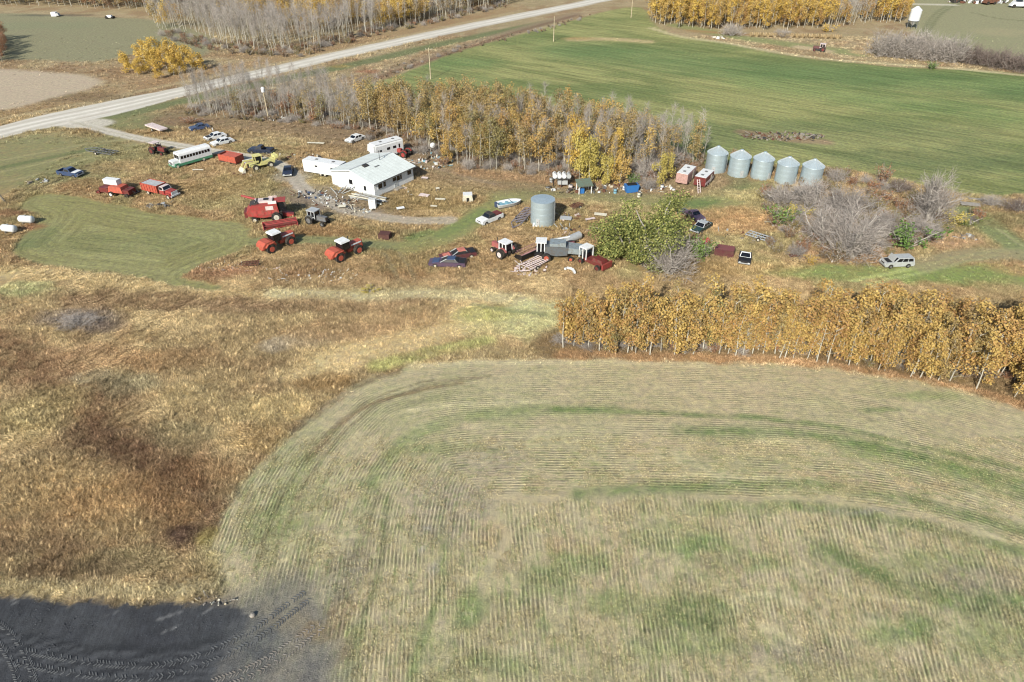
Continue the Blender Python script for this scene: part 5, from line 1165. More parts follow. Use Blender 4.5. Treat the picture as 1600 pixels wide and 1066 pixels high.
def leaves_geo(rng, C, S, n, size, up=.35):
    """n small leaf cards around cluster centres C with radii S"""
    k = rng.integers(0, len(C), n); d = rng.normal(size=(n, 3)); d /= np.linalg.norm(d, axis=1)[:, None]
    P = C[k]+d*S[k]*(rng.random(n)[:, None]**.45)
    nv = d*.6+rng.normal(size=(n, 3))*.7+np.array([0, 0, up]); nv /= np.linalg.norm(nv, axis=1)[:, None]
    a = np.cross(nv, rng.normal(size=(n, 3))); a /= np.linalg.norm(a, axis=1)[:, None]; b = np.cross(nv, a)
    s = size*rng.uniform(.6, 1.4, n)[:, None]
    V = np.stack([P-a*s*.5, P+b*s*.42, P+a*s*.5, P-b*s*.42], 1).reshape(-1, 3)
    return V, np.arange(n*4).reshape(-1, 4), np.repeat(rng.random(n), 4)
def leaf_mesh(name, rng, C, S, n, size, mat):
    V, F, lv = leaves_geo(rng, np.array(C, float), np.array(S, float), n, size)
    me = make_mesh(name, V, F); set_attr(me, 'lv', 'FLOAT', lv); me.materials.append(mat); return me
def limb(b, p, d, L, r, rng, n=5, taper=.5, wob=.25):
    """crooked limb; returns the points along it"""
    pts = [p.copy()]; d = d/np.linalg.norm(d)
    for i in range(n):
        q = p+d*L/n; r1 = r*(1-(1-taper)*(i+1)/n); b.cyl(tuple(p), tuple(q), r*(1-(1-taper)*i/n), r1, n=5 if r > .05 else 3, cap=False)
        p = q; pts.append(p.copy()); d = d+rng.normal(size=3)*wob*.5; d /= np.linalg.norm(d)
    return pts, d
def ribbon_twigs(V, F, rng, base, dirs, L, w):
    for p, d in zip(base, dirs):
        d = d/np.linalg.norm(d); s = np.cross(d, rng.normal(size=3)); s /= np.linalg.norm(s)+1e-9
        m = p+d*L*.5+rng.normal(size=3)*L*.06; e = m+(d+rng.normal(size=3)*.25)*L*.5; o = len(V)
        V += [p-s*w*.5, p+s*w*.5, m+s*w*.35, m-s*w*.35, e]; F += [(o, o+1, o+2, o+3), (o+3, o+2, o+4)]
def mixed_mesh(name, V, F, mat):
    me = make_mesh(name, V, [tuple(f) for f in F]); me.materials.append(mat); set_attr(me, 'lv', 'FLOAT', np.random.default_rng(1).random(len(V))); return me
def aspen_meshes(seed, H, R, base, n, size, lean=.04, nt=36):
    rng = np.random.default_rng(seed); b = MB(); dirn = np.array([rng.normal()*lean, rng.normal()*lean, 1.])
    pts, _ = limb(b, np.zeros(3), dirn, H*.93, (.062+H*.003), rng, 7, .2, .07); pts = np.array(pts)
    C = []; S = []; TV = []; TF = []
    for i in range(9):
        f = base+(1-base)*(i+.5)/9; j = f*7; p = pts[min(int(j), 6)]*(1-(j % 1))+pts[min(int(j)+1, 7)]*(j % 1)
        a = rng.random()*6.28; q = R*(1-((f-base)/(1-base)-.35)**2*1.1)*rng.uniform(.3, .75)
        c = p+np.array([math.cos(a)*q, math.sin(a)*q, rng.uniform(.1, .6)]); C.append(c); S.append([R*rng.uniform(.38, .6)]*2+[R*rng.uniform(.35, .6)])
        b.cyl(tuple(p), tuple(c), .035, .012, n=3, cap=False)
        ribbon_twigs(TV, TF, rng, [p+(c-p)*rng.uniform(.3, 1) for _ in range(nt//9)], rng.normal(size=(nt//9, 3))+np.array([0, 0, 1.]), R*.6, .03)
    o = len(b.v); b.v += [tuple(v) for v in TV]; b.f += [tuple(i+o for i in f) for f in TF]
    tm = make_mesh('trunk', b.v, b.f); tm.materials.append(bark_w); lm = leaf_mesh('crown', rng, C, S, n, size, L_gold)
    return tm, lm
def bare_meshes(seed, H, R, n=260, w=.035):
    rng = np.random.default_rng(seed); b = MB()
    pts, _ = limb(b, np.zeros(3), np.array([rng.normal()*.05, rng.normal()*.05, 1.]), H*.95, .075, rng, 7, .15, .07); pts = np.array(pts)
    V = []; F = []
    for i in range(n):
        f = rng.uniform(.38, 1)**.8; j = min(f, .999)*7; p = pts[int(j)]*(1-(j % 1))+pts[min(int(j)+1, 7)]*(j % 1)
        a = rng.random()*6.28; q = R*(1.15-f)*rng.random()
        s = p+np.array([math.cos(a)*q*.7, math.sin(a)*q*.7, q*1.0]); d = np.array([math.cos(a)*.8, math.sin(a)*.8, .95])+rng.normal(size=3)*.4
        ribbon_twigs(V, F, rng, [s], [d], R*rng.uniform(.5, 1.1), w)
    for i in range(8):
        f = .4+.07*i; j = f*7; p = pts[int(j)]*(1-(j % 1))+pts[int(j)+1]*(j % 1); a = rng.random()*6.28
        limb(b, p, np.array([math.cos(a), math.sin(a), 1.3]), R*rng.uniform(.8, 1.5)*(1.2-f), .035, rng, 3, .3, .2)
    tm = make_mesh('trunk', b.v, b.f); tm.materials.append(bark_w)
    return tm, mixed_mesh('branches', V, F, bark_t)
def shrub_meshes(seed, H, R, stems=14, n=420, w=.03, leafy=0, size=.2, wild=.35, mat=None, thick=.05, dome=0):
    rng = np.random.default_rng(seed); b = MB(); V = []; F = []; ends = []
    for i in range(stems):
        a = rng.random()*6.28; t_ = rng.uniform(.15, 1.0); d = np.array([math.cos(a)*t_*R/H*1.3, math.sin(a)*t_*R/H*1.3, 1.])
        pts, dd = limb(b, np.array([math.cos(a)*R*.1, math.sin(a)*R*.1, 0.]), d, H*rng.uniform(.55, .9), thick*rng.uniform(.7, 1.4), rng, 5, .35, wild)
        for p in pts[2:]: ends.append((p, dd))
    ends_p = np.array([e[0] for e in ends])
    for i in range(n):
        k = rng.integers(len(ends)); p, dd = ends[k]; p = p+rng.normal(size=3)*R*.08
        out = p/np.array([R, R, H])+rng.normal(size=3)*.8; out[2] = abs(out[2])*.7+.1
        ribbon_twigs(V, F, rng, [p], [out], min(R, H)*rng.uniform(.25, .5), w)
    if dome:
        for i in range(dome):
            d = rng.normal(size=3); d[2] = abs(d[2])*.9+.1; d /= np.linalg.norm(d); p = d*np.array([R, R, H*.85])*rng.uniform(.45, .95)
            ribbon_twigs(V, F, rng, [p], [d+np.array([0, 0, .35])+rng.normal(size=3)*.65], min(R, H)*rng.uniform(.2, .4), w)
    tm = make_mesh('trunk', b.v, b.f); tm.materials.append(bark_g)
    if leafy:
        S = np.full((len(ends_p), 3), R*.22); lm = leaf_mesh('foliage', rng, ends_p+rng.normal(size=ends_p.shape)*R*.12, S, leafy, size, mat or L_grn); return tm, lm, mixed_mesh('branches', V, F, bark_t)
    return tm, mixed_mesh('branches', V, F, bark_t), None
def tree(name, label, cat, group, parts, loc, rz, s, mats=None):
    r = bpy.data.objects.new(name, None); COL.objects.link(r); r.location = (loc[0], loc[1], 0); r.rotation_euler = (0, 0, rz); r.scale = s
    r.empty_display_size = .2; tag(r, label, cat, group)
    for i, me in enumerate(parts):
        if me is None: continue
        o = bpy.data.objects.new(me.name.split('.')[0], me); COL.objects.link(o); o.parent = r
        if mats and mats[i] is not None: o.material_slots[0].link = 'OBJECT'; o.material_slots[0].material = mats[i]
    return r
# one object of many alike, for what is past counting
def scatter(name, label, cat, pts, meshes, yaw, scale, tint=None, idx=None, tilt=None, structure=False):
    col = bpy.data.collections.new(name+'_kinds')
    for i, me in enumerate(meshes): col.objects.link(bpy.data.objects.new('%s_kind_%02d' % (name, i), me))
    n = len(pts); me = bpy.data.meshes.new(name); me.vertices.add(n); me.vertices.foreach_set('co', np.asarray(pts, np.float32).ravel())
    rot = np.zeros((n, 3)); rot[:, 2] = yaw
    if tilt is not None: rot[:, :2] = tilt
    set_attr(me, 'rot', 'FLOAT_VECTOR', rot); set_attr(me, 'scl', 'FLOAT_VECTOR', np.broadcast_to(np.asarray(scale).reshape(n, -1), (n, 3)))
    set_attr(me, 'kind_id', 'INT', idx if idx is not None else np.arange(n) % len(meshes))
    if tint is not None: set_attr(me, 'tint', 'FLOAT_COLOR', tint)
    o = link(bpy.data.objects.new(name, me)); g = bpy.data.node_groups.new(name, 'GeometryNodeTree')
    g.interface.new_socket('Geometry', in_out='INPUT', socket_type='NodeSocketGeometry'); g.interface.new_socket('Geometry', in_out='OUTPUT', socket_type='NodeSocketGeometry')
    gi = g.nodes.new('NodeGroupInput'); go = g.nodes.new('NodeGroupOutput'); ip = g.nodes.new('GeometryNodeInstanceOnPoints'); ci = g.nodes.new('GeometryNodeCollectionInfo')
    ci.inputs['Collection'].default_value = col; ci.inputs['Separate Children'].default_value = True; ci.inputs['Reset Children'].default_value = True
    def na(nm, ty):
        a = g.nodes.new('GeometryNodeInputNamedAttribute'); a.data_type = ty; a.inputs['Name'].default_value = nm; return a.outputs['Attribute']
    l = g.links; l.new(gi.outputs[0], ip.inputs['Points']); l.new(ci.outputs[0], ip.inputs['Instance']); ip.inputs['Pick Instance'].default_value = True
    l.new(na('kind_id', 'INT'), ip.inputs['Instance Index']); l.new(na('scl', 'FLOAT_VECTOR'), ip.inputs['Scale'])
    er = g.nodes.new('FunctionNodeEulerToRotation'); l.new(na('rot', 'FLOAT_VECTOR'), er.inputs[0]); l.new(er.outputs[0], ip.inputs['Rotation'])
    l.new(ip.outputs[0], go.inputs[0]); md = o.modifiers.new('scatter', 'NODES'); md.node_group = g
    tag(o, label, cat, None, 'stuff'); return o
def in_region(px, n, seed, jitter=None):
    P = wpoly(px); rng = np.random.default_rng(seed); out = []
    lo, hi = P.min(0), P.max(0)
    while len(out) < n:
        q = lo+(hi-lo)*rng.random((n*2, 2)); q = q[inside(q[:, 0], q[:, 1], P)]; out += list(q)
    return np.array(out[:n])
def poisson(px, dens, seed, mind):
    """well spaced points inside a pixel polygon, dens per square metre"""
    P = wpoly(px); A = .5*abs(np.dot(P[:, 0], np.roll(P[:, 1], 1))-np.dot(P[:, 1], np.roll(P[:, 0], 1)))
    c = in_region(px, int(A*dens*1.5), seed); keep = []; grid = {}
    for p in c:
        k = (int(p[0]//mind), int(p[1]//mind)); ok = True
        for i in (-1, 0, 1):
            for j in (-1, 0, 1):
                for q in grid.get((k[0]+i, k[1]+j), ()):
                    if (p[0]-q[0])**2+(p[1]-q[1])**2 < mind*mind: ok = False
        if ok: grid.setdefault(k, []).append(p); keep.append(p)
    return np.array(keep)[:int(A*dens)]
rg = np.random.default_rng(99)
ASP = [aspen_meshes(100+i, 7.0, 1.6, .16, 950, .22) for i in range(6)]
ASPL = [aspen_meshes(200+i, 9.5, 2.5, .32, 760, .27) for i in range(5)]
POP = [aspen_meshes(250+i, 6.0, 2.3, .06, 1500, .27) for i in range(4)]
BARE = [bare_meshes(300+i, 9.0, 1.3, 150, .034) for i in range(6)]
# foreground shelter belt
belt = poisson([(872,548),(940,553),(1000,556),(1100,556),(1200,559),(1300,569),(1400,587),(1500,606),(1640,636),(1640,545),(1500,532),(1400,524),(1300,520),(1200,520),(1000,522),(880,525)], .82, 11, .62)
belt = belt[np.argsort(belt[:, 1])][:300]
for i, p in enumerate(belt):
    k = i % 6; s = rg.uniform(.72, 1.2)*(1.0 if p[0] > 15 else .95); u_ = proj(p[0], p[1])[0]
    if 1500 < u_ < 1562 and p[1] > 60 and rg.random() < .8: continue
    m_ = [L_gold, L_gold, L_gold, L_brn, L_gold][rg.integers(5)] if rg.random() < .97 else L_olive
    tree('aspen_tree', 'golden leafed aspen with pale trunk in the belt along the stubble field', 'tree', 'aspens in the belt along the stubble', ASP[k], p, rg.random()*6.28, (s, s, s*rg.uniform(.85, 1.15)), (None, m_))
und = []; undt = []
def add_und(px, dens, seed, mind=.9):
    q = poisson(px, dens, seed, mind); und.extend(q)
add_und([(872,544),(1000,550),(1200,553),(1300,560),(1400,577),(1500,594),(1640,622),(1640,545),(1400,524),(1200,520),(880,525)], .5, 12)
# middle grove
gro = [(560,200),(590,212),(640,222),(700,252),(740,264),(800,268),(870,270),(930,276),(1000,280),(1060,262),(1098,262),(1100,250),(1060,238),(980,222),(900,206),(800,190),(700,178),(620,172),(565,178)]
mid = poisson(gro, .40, 21, 1.15)
lgr = poisson([(292,178),(330,184),(400,186),(470,190),(540,202),(565,205),(565,172),(520,164),(460,158),(380,156),(300,165)], .46, 22, 1.0)
add_und(gro, .3, 23); add_und([(292,180),(400,190),(470,194),(560,206),(565,172),(460,158),(300,165)], .3, 24)
nb = 0; na_ = 0; restB = []; restA = []
for i, p in enumerate(np.vstack([mid, lgr])[np.argsort(np.vstack([mid, lgr])[:, 1])]):
    u_, v_ = proj(*p); left = u_ < 565; fy = fbm(np.array([p[0]]), np.array([p[1]]), 7, 2, 5)[0]
    leafy = (rg.random() < (.12 if left else (.88 if u_ < 800 else .6 if u_ < 880 else .25)))
    s = rg.uniform(.8, 1.15); sc = (s, s, s*rg.uniform(.85, 1.1)); rz = rg.random()*6.28
    if left: sc = (s*.85, s*.85, s*.72)
    if leafy:
        restA.append((p, rz, sc, left))
    elif nb < 280:
        nb += 1
        if left: tree('bare_aspen', 'leafless grey white aspen in the grove between the gravel road and the parked cars', 'tree', 'leafless aspens behind the parked cars', BARE[i % 6], p, rz, sc)
        else: tree('bare_aspen', 'leafless grey white aspen in the grove behind the house and bins', 'tree', 'leafless aspens behind the house', BARE[i % 6], p, rz, sc)
    else: restB.append((p, rz, sc))
for i, (p, rz, sc, left) in enumerate(restA):
    m_ = [L_brn, L_brn, L_gold, L_brn, L_olive, L_brn, L_gold][rg.integers(7)]
    if i < 290: tree('bronze_aspen', 'thin bronze and yellow leafed aspen in the grove behind the house' if not left else 'thin bronze leafed aspen among the leafless grove by the road', 'tree', 'bronze leafed aspens behind the house' if not left else 'bronze aspens by the road', ASPL[i % 5], p, rz, tuple(q*.92 for q in sc), (None, m_))
if restB: scatter('bare_aspen_thicket', 'deeper leafless aspens in the grove behind the house', 'trees', [(p[0], p[1], 0) for p, _, _ in restB]*1, [m for q in [BARE[0], BARE[3]] for m in q][0:2] if False else [BARE[0][0]], [r for _, r, _ in restB], [s for _, _, s in restB]) if False else None
def combo(name, pair, mats=None):
    V = []; F = []; MI = []; off = 0; LV = []; ms = []
    for j, me in enumerate(pair):
        if me is None: continue
        n = len(me.vertices); co = np.empty(n*3, np.float32); me.vertices.foreach_get('co', co); V.append(co.reshape(-1, 3))
        F += [tuple(k+off for k in pl.vertices) for pl in me.polygons]; MI += [len(ms)]*len(me.polygons); ms.append(mats[j] if mats and mats[j] else me.materials[0])
        if 'lv' in me.attributes: a = np.empty(n, np.float32); me.attributes['lv'].data.foreach_get('value', a); LV.append(a)
        else: LV.append(np.zeros(n, np.float32))
        off += n
    o = make_mesh(name, np.vstack(V), F); [o.materials.append(m) for m in ms]; o.polygons.foreach_set('material_index', MI); set_attr(o, 'lv', 'FLOAT', np.concatenate(LV)); return o
BC = [combo('bare_tree_kind', BARE[i]) for i in range(6)]
AC = [combo('leafy_tree_kind', ASPL[i], (None, [L_yel, L_gold, L_gold, L_yel, L_brn][i])) for i in range(5)]
AF = [combo('gold_tree_kind', ASP[i], (None, [L_gold, L_gold, L_yel, L_gold, L_brn, L_gold][i])) for i in range(4)]
def forest(name, label, P, kinds, pk, smin, smax, seed, zs=1.0):
    r = np.random.default_rng(seed); n = len(P); s = r.uniform(smin, smax, n); sc = np.stack([s, s, s*r.uniform(.85, 1.15, n)*zs], 1)
    scatter(name, label, 'wood', np.column_stack([P, np.zeros(n)]), kinds, r.random(n)*6.28, sc, idx=r.choice(len(kinds), n, p=pk))
if restB: forest('bare_wood', 'deeper leafless aspens beyond the nearest ones behind the house', np.array([q[0] for q in restB]), BC, None, .8, 1.15, 3)
# far wood at the top left and centre
tw = [(245,44),(262,50),(300,52),(330,62),(345,80),(400,84),(460,90),(520,72),(600,50),(680,34),(740,22),(800,6),(840,-16),(760,-40),(500,-50),(240,-34),(200,-6),(225,14)]
P = poisson(tw, .115, 31, 1.6); u_, v_ = proj(P[:, 0], P[:, 1]); front = (u_ < 470)
yl = (fbm(P[:, 0], P[:, 1], 14, 2, 9) > .60-.1*(u_ > 450)) & ((v_ < 45) | (u_ > 460))
forest('bare_wood', 'wide leafless pale wood beyond the gravel road at the top left', P[~yl], BC, None, 1.05, 1.5, 4, .85)
forest('golden_wood', 'golden patches of the wood beyond the gravel road', P[yl], AC, None, .9, 1.3, 5, .85)
P = poisson([(-60,8),(60,10),(180,16),(235,16),(200,-10),(100,-30),(-100,-30)], .12, 32, 2); forest('far_rust_wood', 'far orange brown wood along the top left edge', P, [combo('rust_tree_kind', ASPL[i], (None, [L_rust, L_brn][i])) for i in range(2)], None, .8, 1.1, 6, .8)
P = poisson([(-40,60),(6,62),(14,84),(6,100),(-60,100)], .2, 33, 1.4); forest('edge_thicket', 'brown leafed thicket at the far left edge', P, [combo('thicket_kind', ASPL[i], (None, L_rust)) for i in range(2)], None, .6, .8, 7, .8)
# top right wood
tr_ = [(1018,34),(1040,42),(1080,46),(1130,47),(1180,48),(1260,46),(1330,40),(1410,36),(1418,10),(1400,-20),(1200,-30),(1050,-26),(1010,4)]
P = poisson(tr_, .17, 34, 1.6); u_, v_ = proj(P[:, 0], P[:, 1]); bare_ = (u_ > 1290) & (u_ < 1370) & (RNG.random(len(P)) < .75) | (RNG.random(len(P)) < .12)
forest('golden_wood', 'dense golden aspen wood at the top right beyond the green field', P[~bare_], [AF[0], AF[1], AF[2], AF[3], AC[0], AC[3]], None, 1.05, 1.4, 8)
forest('bare_wood', 'leafless patch inside the golden wood at the top right', P[bare_], BC, None, .85, 1.1, 9)
# yellow bush cluster by the road
for i, (u_, v_, s) in enumerate(((200,112,.8), (215,118,.7), (232,114,.95), (240,104,1.0), (252,122,.75), (262,110,1.05), (272,118,.8), (282,108,1.05), (292,114,.85), (300,106,1.0), (310,110,.8), (228,100,1.0), (268,98,1.0), (250,96,1.05), (196,104,.6))):
    tree('yellow_poplar', 'bright yellow young poplar in the clump beside the gravel road', 'tree', 'yellow poplars beside the gravel road', POP[i % 4], G(u_, v_), i*1.3, (s*1.15, s*1.15, s*1.1), (None, L_yel))
# accents in the middle grove
for i, (u_, v_, s, m_) in enumerate(((905,280,1.15,L_lime), (920,286,1.2,L_lime), (933,284,1.1,L_lime), (898,268,1.3,L_yel), (948,292,.8,L_lime), (968,290,.95,L_gold), (1028,288,.85,L_lime), (1040,284,.75,L_lime), (700,255,.8,L_gold), (960,272,1.2,L_yel), (890,252,1.25,L_yel))):
    tree('yellow_poplar', 'lime yellow poplar with full leaves at the front of the grove beside the storage tanks' if u_ > 800 else 'small golden poplar at the front of the grove near the dirt track', 'tree', 'lime yellow poplars at the grove front' if u_ > 800 else None, POP[(i+2) % 4], G(u_, v_), i*2.1, (s*.85, s*.85, s*1.2), (None, m_))
for (u_, v_), lb in (((452,180), 'rusty leafed young poplar behind the pole light, left one'), ((438,178), 'dark bronze young poplar left behind the pole light'), ((495,190), 'small rusty poplar in the bare grove right of the pole light')):
    tree('rusty_poplar', lb, 'tree', None, POP[int(u_) % 4], G(u_, v_), u_*.1, (.9, .9, .85), (None, L_rust))
# shrubs
SB = [shrub_meshes(400+i, 5.0, 3.4, 17, 1300, .04, thick=.12, wild=.55, dome=1100) for i in range(3)]
SL = [shrub_meshes(420+i, 2.6, 1.7, 12, 160, .03, leafy=900, size=.17, mat=L_dgrn) for i in range(3)]
SBs = [shrub_meshes(440+i, 2.6, 2.0, 18, 520, .03, thick=.035, dome=500) for i in range(3)]
def shr(kind, label, px, s, m_=None, name='grey_bush', cat='bush', rz=0, group=None):
    q = kind[int(px[0]) % 3]; s = s if isinstance(s, tuple) else (s, s, s)
    if kind is SB: s = tuple(k*1.12 for k in s)
    FOOT.append((*G(*px), 1.0)); return tree(name, label, cat, group, q, G(*px), rz, s, (None, m_, None) if m_ else None)
shr(SB, 'large grey leafless tree with crooked pale limbs left of the silver four wheel drive', (1328,402), (1.3,1.25,1.6), name='grey_tree', cat='tree')
shr(SB, 'grey leafless tree with white limbs behind the dark gap beside the green bush', (1285,378), (1.1,1.1,1.25), name='grey_tree', cat='tree', rz=2)
shr(SB, 'tall silvery leafless tree at the right end of the bushes against the green field', (1452,345), (1.2,1.05,1.7), name='grey_tree', cat='tree', rz=1)
shr(SB, 'mauve grey bush directly in front of the right grain bins', (1262,325), (1.2,1.1,1.0), rz=3)
shr(SB, 'grey brown bush in front of the fourth grain bin', (1222,320), (.9,.9,.75), rz=4)
shr(SB, 'wide mauve grey bush right of the last grain bin', (1318,338), (1.3,1.2,1.1), rz=5)
shr(SB, 'grey bush behind the green bush near the silver four wheel drive', (1380,372), (.9,.9,.9), rz=.5)
shr(SB, 'pale grey bush below the silvery tree', (1440,372), (.9,.8,.7), rz=1.5)
shr(SB, 'bare grey tree with white limbs at the right side of the green willow', (1045,428), (1.15,.95,1.3), name='grey_tree', cat='tree', rz=2.5)
shr(SBs, 'low grey bush at the upper right corner of the bins', (1305,285), 1.2)
shr(SBs, 'dark brown bush on the edge of the green field beyond the bushes', (1405,300), (1.6,1.3,1.1), bark_d)
shr(SBs, 'dark brush heap at the right edge beside the green field', (1590,330), (1.8,1.4,1.0), bark_d)
shr(SBs, 'grey brush on the field edge left of the dark heap', (1548,322), (1.3,1.1,.9))
shr(SBs, 'bare mauve bush in the front of the top right wood', (1143,56), (2.4,2.2,1.8)); shr(SBs, 'grey bush left of the bales by the top right wood', (1222,58), (2,1.6,1.2))
shr(SBs, 'lone grey bush at the end of the bare grove near the first car', (1010,278), (1.9,1.6,1.7)); shr(SBs, 'twiggy mauve bush left of the campers', (1035,262), (2.2,1.9,1.9))
shr(SBs, 'grey vine tangle in front of the campers grove', (1012,296), (1.1,1,1.1)); shr(SL, 'small green bush under the grove behind the blue tub', (988,288), 1.0, L_dgrn, 'green_bush')
shr(SL, 'bright green bush in the rusty weeds below the grain bins', (1218,350), (2.0,1.5,1.5), L_dgrn, 'green_bush'); shr(SL, 'yellow green bush beside the bright green one below the bins', (1238,346), (1.4,1.2,1.3), L_lime, 'green_bush')
shr(SL, 'dense green bush directly above the silver four wheel drive', (1415,388), (2.6,1.8,1.8), L_dgrn, 'green_bush'); shr(SL, 'yellow bush at the foot of the silvery tree', (1488,350), (1.8,1.4,1.2), L_lime, 'green_bush')
shr(SL, 'lime green bush right of the yellow bush under the silvery tree', (1508,353), (1.4,1.1,.9), L_grn, 'green_bush'); shr(SL, 'olive bush between the grey trees in the right bushes', (1365,330), (1.5,1.4,1.3), L_olive, 'brown_bush')
shr(SL, 'red brown bush in the middle of the right bushes', (1372,318), (1.5,1.3,1.2), L_rust, 'brown_bush'); shr(SL, 'upright rusty bush beside the green field behind the bins', (1377,287), (1.1,1,1.7), L_rust, 'brown_bush')
shr(SL, 'orange brown bush directly behind the first grain bin', (1148,250), (1.1,1,.9), L_rust, 'brown_bush'); shr(SL, 'rust coloured bush under the large grey tree', (1300,398), (1.5,1,.6), L_rust, 'brown_bush')
shr(SL, 'olive brown bush at the left foot of the large grey tree', (1340,395), (1.2,1,.7), L_olive, 'brown_bush'); shr(SL, 'small golden bush right of the rusty board pile', (1266,412), (.75,.65,.7), L_yel, 'yellow_bush')
shr(SL, 'olive shrub left of the grey bushes near the bins', (1210,315), (1.2,1.1,.8), L_olive, 'brown_bush'); shr(SL, 'green olive bush left of the pale silvery bush', (1400,350), (1.4,1.2,1.1), L_olive, 'brown_bush')
shr(SL, 'green shrub behind the row of bins at its right end', (1300,300), (1.1,1,1), L_olive, 'brown_bush'); shr(SL, 'orange shrub low in front of the top right wood', (1292,50), (1.8,1.4,1.2), L_yel, 'yellow_bush')
shr(SL, 'small dark green bush on the edge of the far green field', (1455,108), (1.3,1.1,1.0), L_dgrn, 'green_bush'); shr(SL, 'green willow shoot at the right side of the big willow', (1092,405), (1.6,1.3,1.8), L_dgrn, 'green_bush')
shr(SL, 'olive shrub in the tall silvery tree shade', (1470,362), (1.3,1,.9), L_olive, 'brown_bush'); shr(SBs, 'small grey brush in the left slough', (125,508), (1.6,1.2,.6))
shr(SL, 'red brown shrub left of the bare grove near the road', (300,192), (2.0,1.2,.6), L_rust, 'brown_bush'); shr(SL, 'small lime weed clump below the articulated tractors', (575,456), (.9,.7,.35), L_lime, 'green_bush')
for i in range(9): shr(SBs, 'grey leafless shrub in the hedge at the right edge of the far field', (1375+i*14, 88+i*1.2), (3.0,2.5,3.3), name='hedge_shrub', rz=i, group='grey hedge by the far field')
for i in range(9): shr(SBs, 'dark bluish leafless shrub in the hedge at the top right edge', (1492+i*14, 96+i*2.2), (2.5,2.1,2.2), bark_d, name='hedge_shrub', rz=i*2, group='dark hedge at the right edge')
# big willow
rw_ = np.random.default_rng(5); b = MB(); C = []; S = []
for i in range(16):
    a = rw_.random()*6.28; t_ = rw_.uniform(.2, 1.1); pts, dd = limb(b, np.array([math.cos(a)*.8, math.sin(a)*.6, 0.]), np.array([math.cos(a)*t_, math.sin(a)*t_*.8, 1.1]), rw_.uniform(4, 6.8), .13, rw_, 6, .3, .3)
    for p in pts[2:]: C.append(p+rw_.normal(size=3)*.35); S.append([1.15, 1.15, .95])
for i in range(18):
    a = rw_.random()*6.28; C.append(np.array([math.cos(a)*4.6*rw_.uniform(.6, 1), math.sin(a)*3.4*rw_.uniform(.6, 1), rw_.uniform(.6, 2.0)])); S.append([1.0, 1.0, .8])
tm = make_mesh('trunk', b.v, b.f); tm.materials.append(bark_g); lm = leaf_mesh('crown', rw_, C, S, 26000, .18, L_grn)
tree('green_willow', 'big round green willow in the middle of the machinery', 'tree', None, (tm, lm), (G(1003,408)[0], G(1003,408)[1]), 0, (1.65, 1.3, 1.62)); FOOT.append((*G(1003,415), 5))
# undergrowth in the groves
UK = [combo('undergrowth_kind', SL[i], (None, [L_und, L_rust, L_olive][i], None)) for i in range(3)]+[combo('undergrowth_kind', SBs[i]) for i in range(2)]
und = np.array(und); forest('undergrowth', 'low brown undergrowth between the trunks of the groves', und, UK, [.34, .14, .12, .2, .2], .45, .85, 10, .8)
P = poisson([(560,215),(640,240),(720,268),(800,272),(900,284),(1000,292),(1080,268),(1060,250),(900,262),(720,246),(600,214)], .12, 41, 1.5); forest('undergrowth', 'rusty brush along the front foot of the grove behind the house', P, UK, [.3, .35, .1, .15, .1], .5, .9, 12)
P = poisson([(250,60),(330,82),(460,92),(600,54),(790,12),(790,4),(600,42),(460,76),(340,66),(260,48)], .12, 42, 1.5); forest('undergrowth', 'brown brush along the foot of the far wood', P, UK, [.4, .2, .1, .15, .15], .5, .9, 13)
P = poisson([(590,126),(660,100),(740,76),(830,56),(920,28),(925,22),(830,48),(740,68),(650,92),(580,118)], .1, 43, 1.2); forest('undergrowth', 'low brown brush along the fence line of the green field', P, UK, [.5, .1, .1, .1, .2], .25, .5, 14)
P = poisson([(1200,395),(1270,420),(1340,412),(1400,395),(1480,372),(1540,352),(1500,320),(1420,290),(1300,268),(1190,300),(1200,350)], .09, 44, 1.6); forest('undergrowth', 'mixed brown brush between the bushes right of the bins', P, UK, [.25, .2, .2, .15, .2], .5, 1.0, 15)

# ------------------------------------------------------------------ tall grass and stubble
def grass_mat(name, spread=.35):
    m, nt, N, L, b = new_mat(name); q = NB(nt)
    c = q.attr('tint', 'Color', 'INSTANCER'); lv = q.attr('lv', 'Fac'); oi = N.new('ShaderNodeObjectInfo').outputs['Random']
    c = q.vmul(c, q.rng(lv, 0, 1, 1-spread, 1+spread)); c = q.vmul(c, q.rng(oi, 0, 1, .68, 1.36))
    tr = N.new('ShaderNodeBsdfTranslucent'); L.new(c, tr.inputs[0]); mx = N.new('ShaderNodeMixShader'); mx.inputs[0].default_value = .25
    L.new(c, b.inputs['Base Color']); b.inputs['Roughness'].default_value = .9; b.inputs['Specular IOR Level'].default_value = .05
    L.new(b.outputs[0], mx.inputs[1]); L.new(tr.outputs[0], mx.inputs[2]); L.new(mx.outputs[0], N['Material Output'].inputs[0]); return m
GRM = grass_mat('dry_grass', .55)
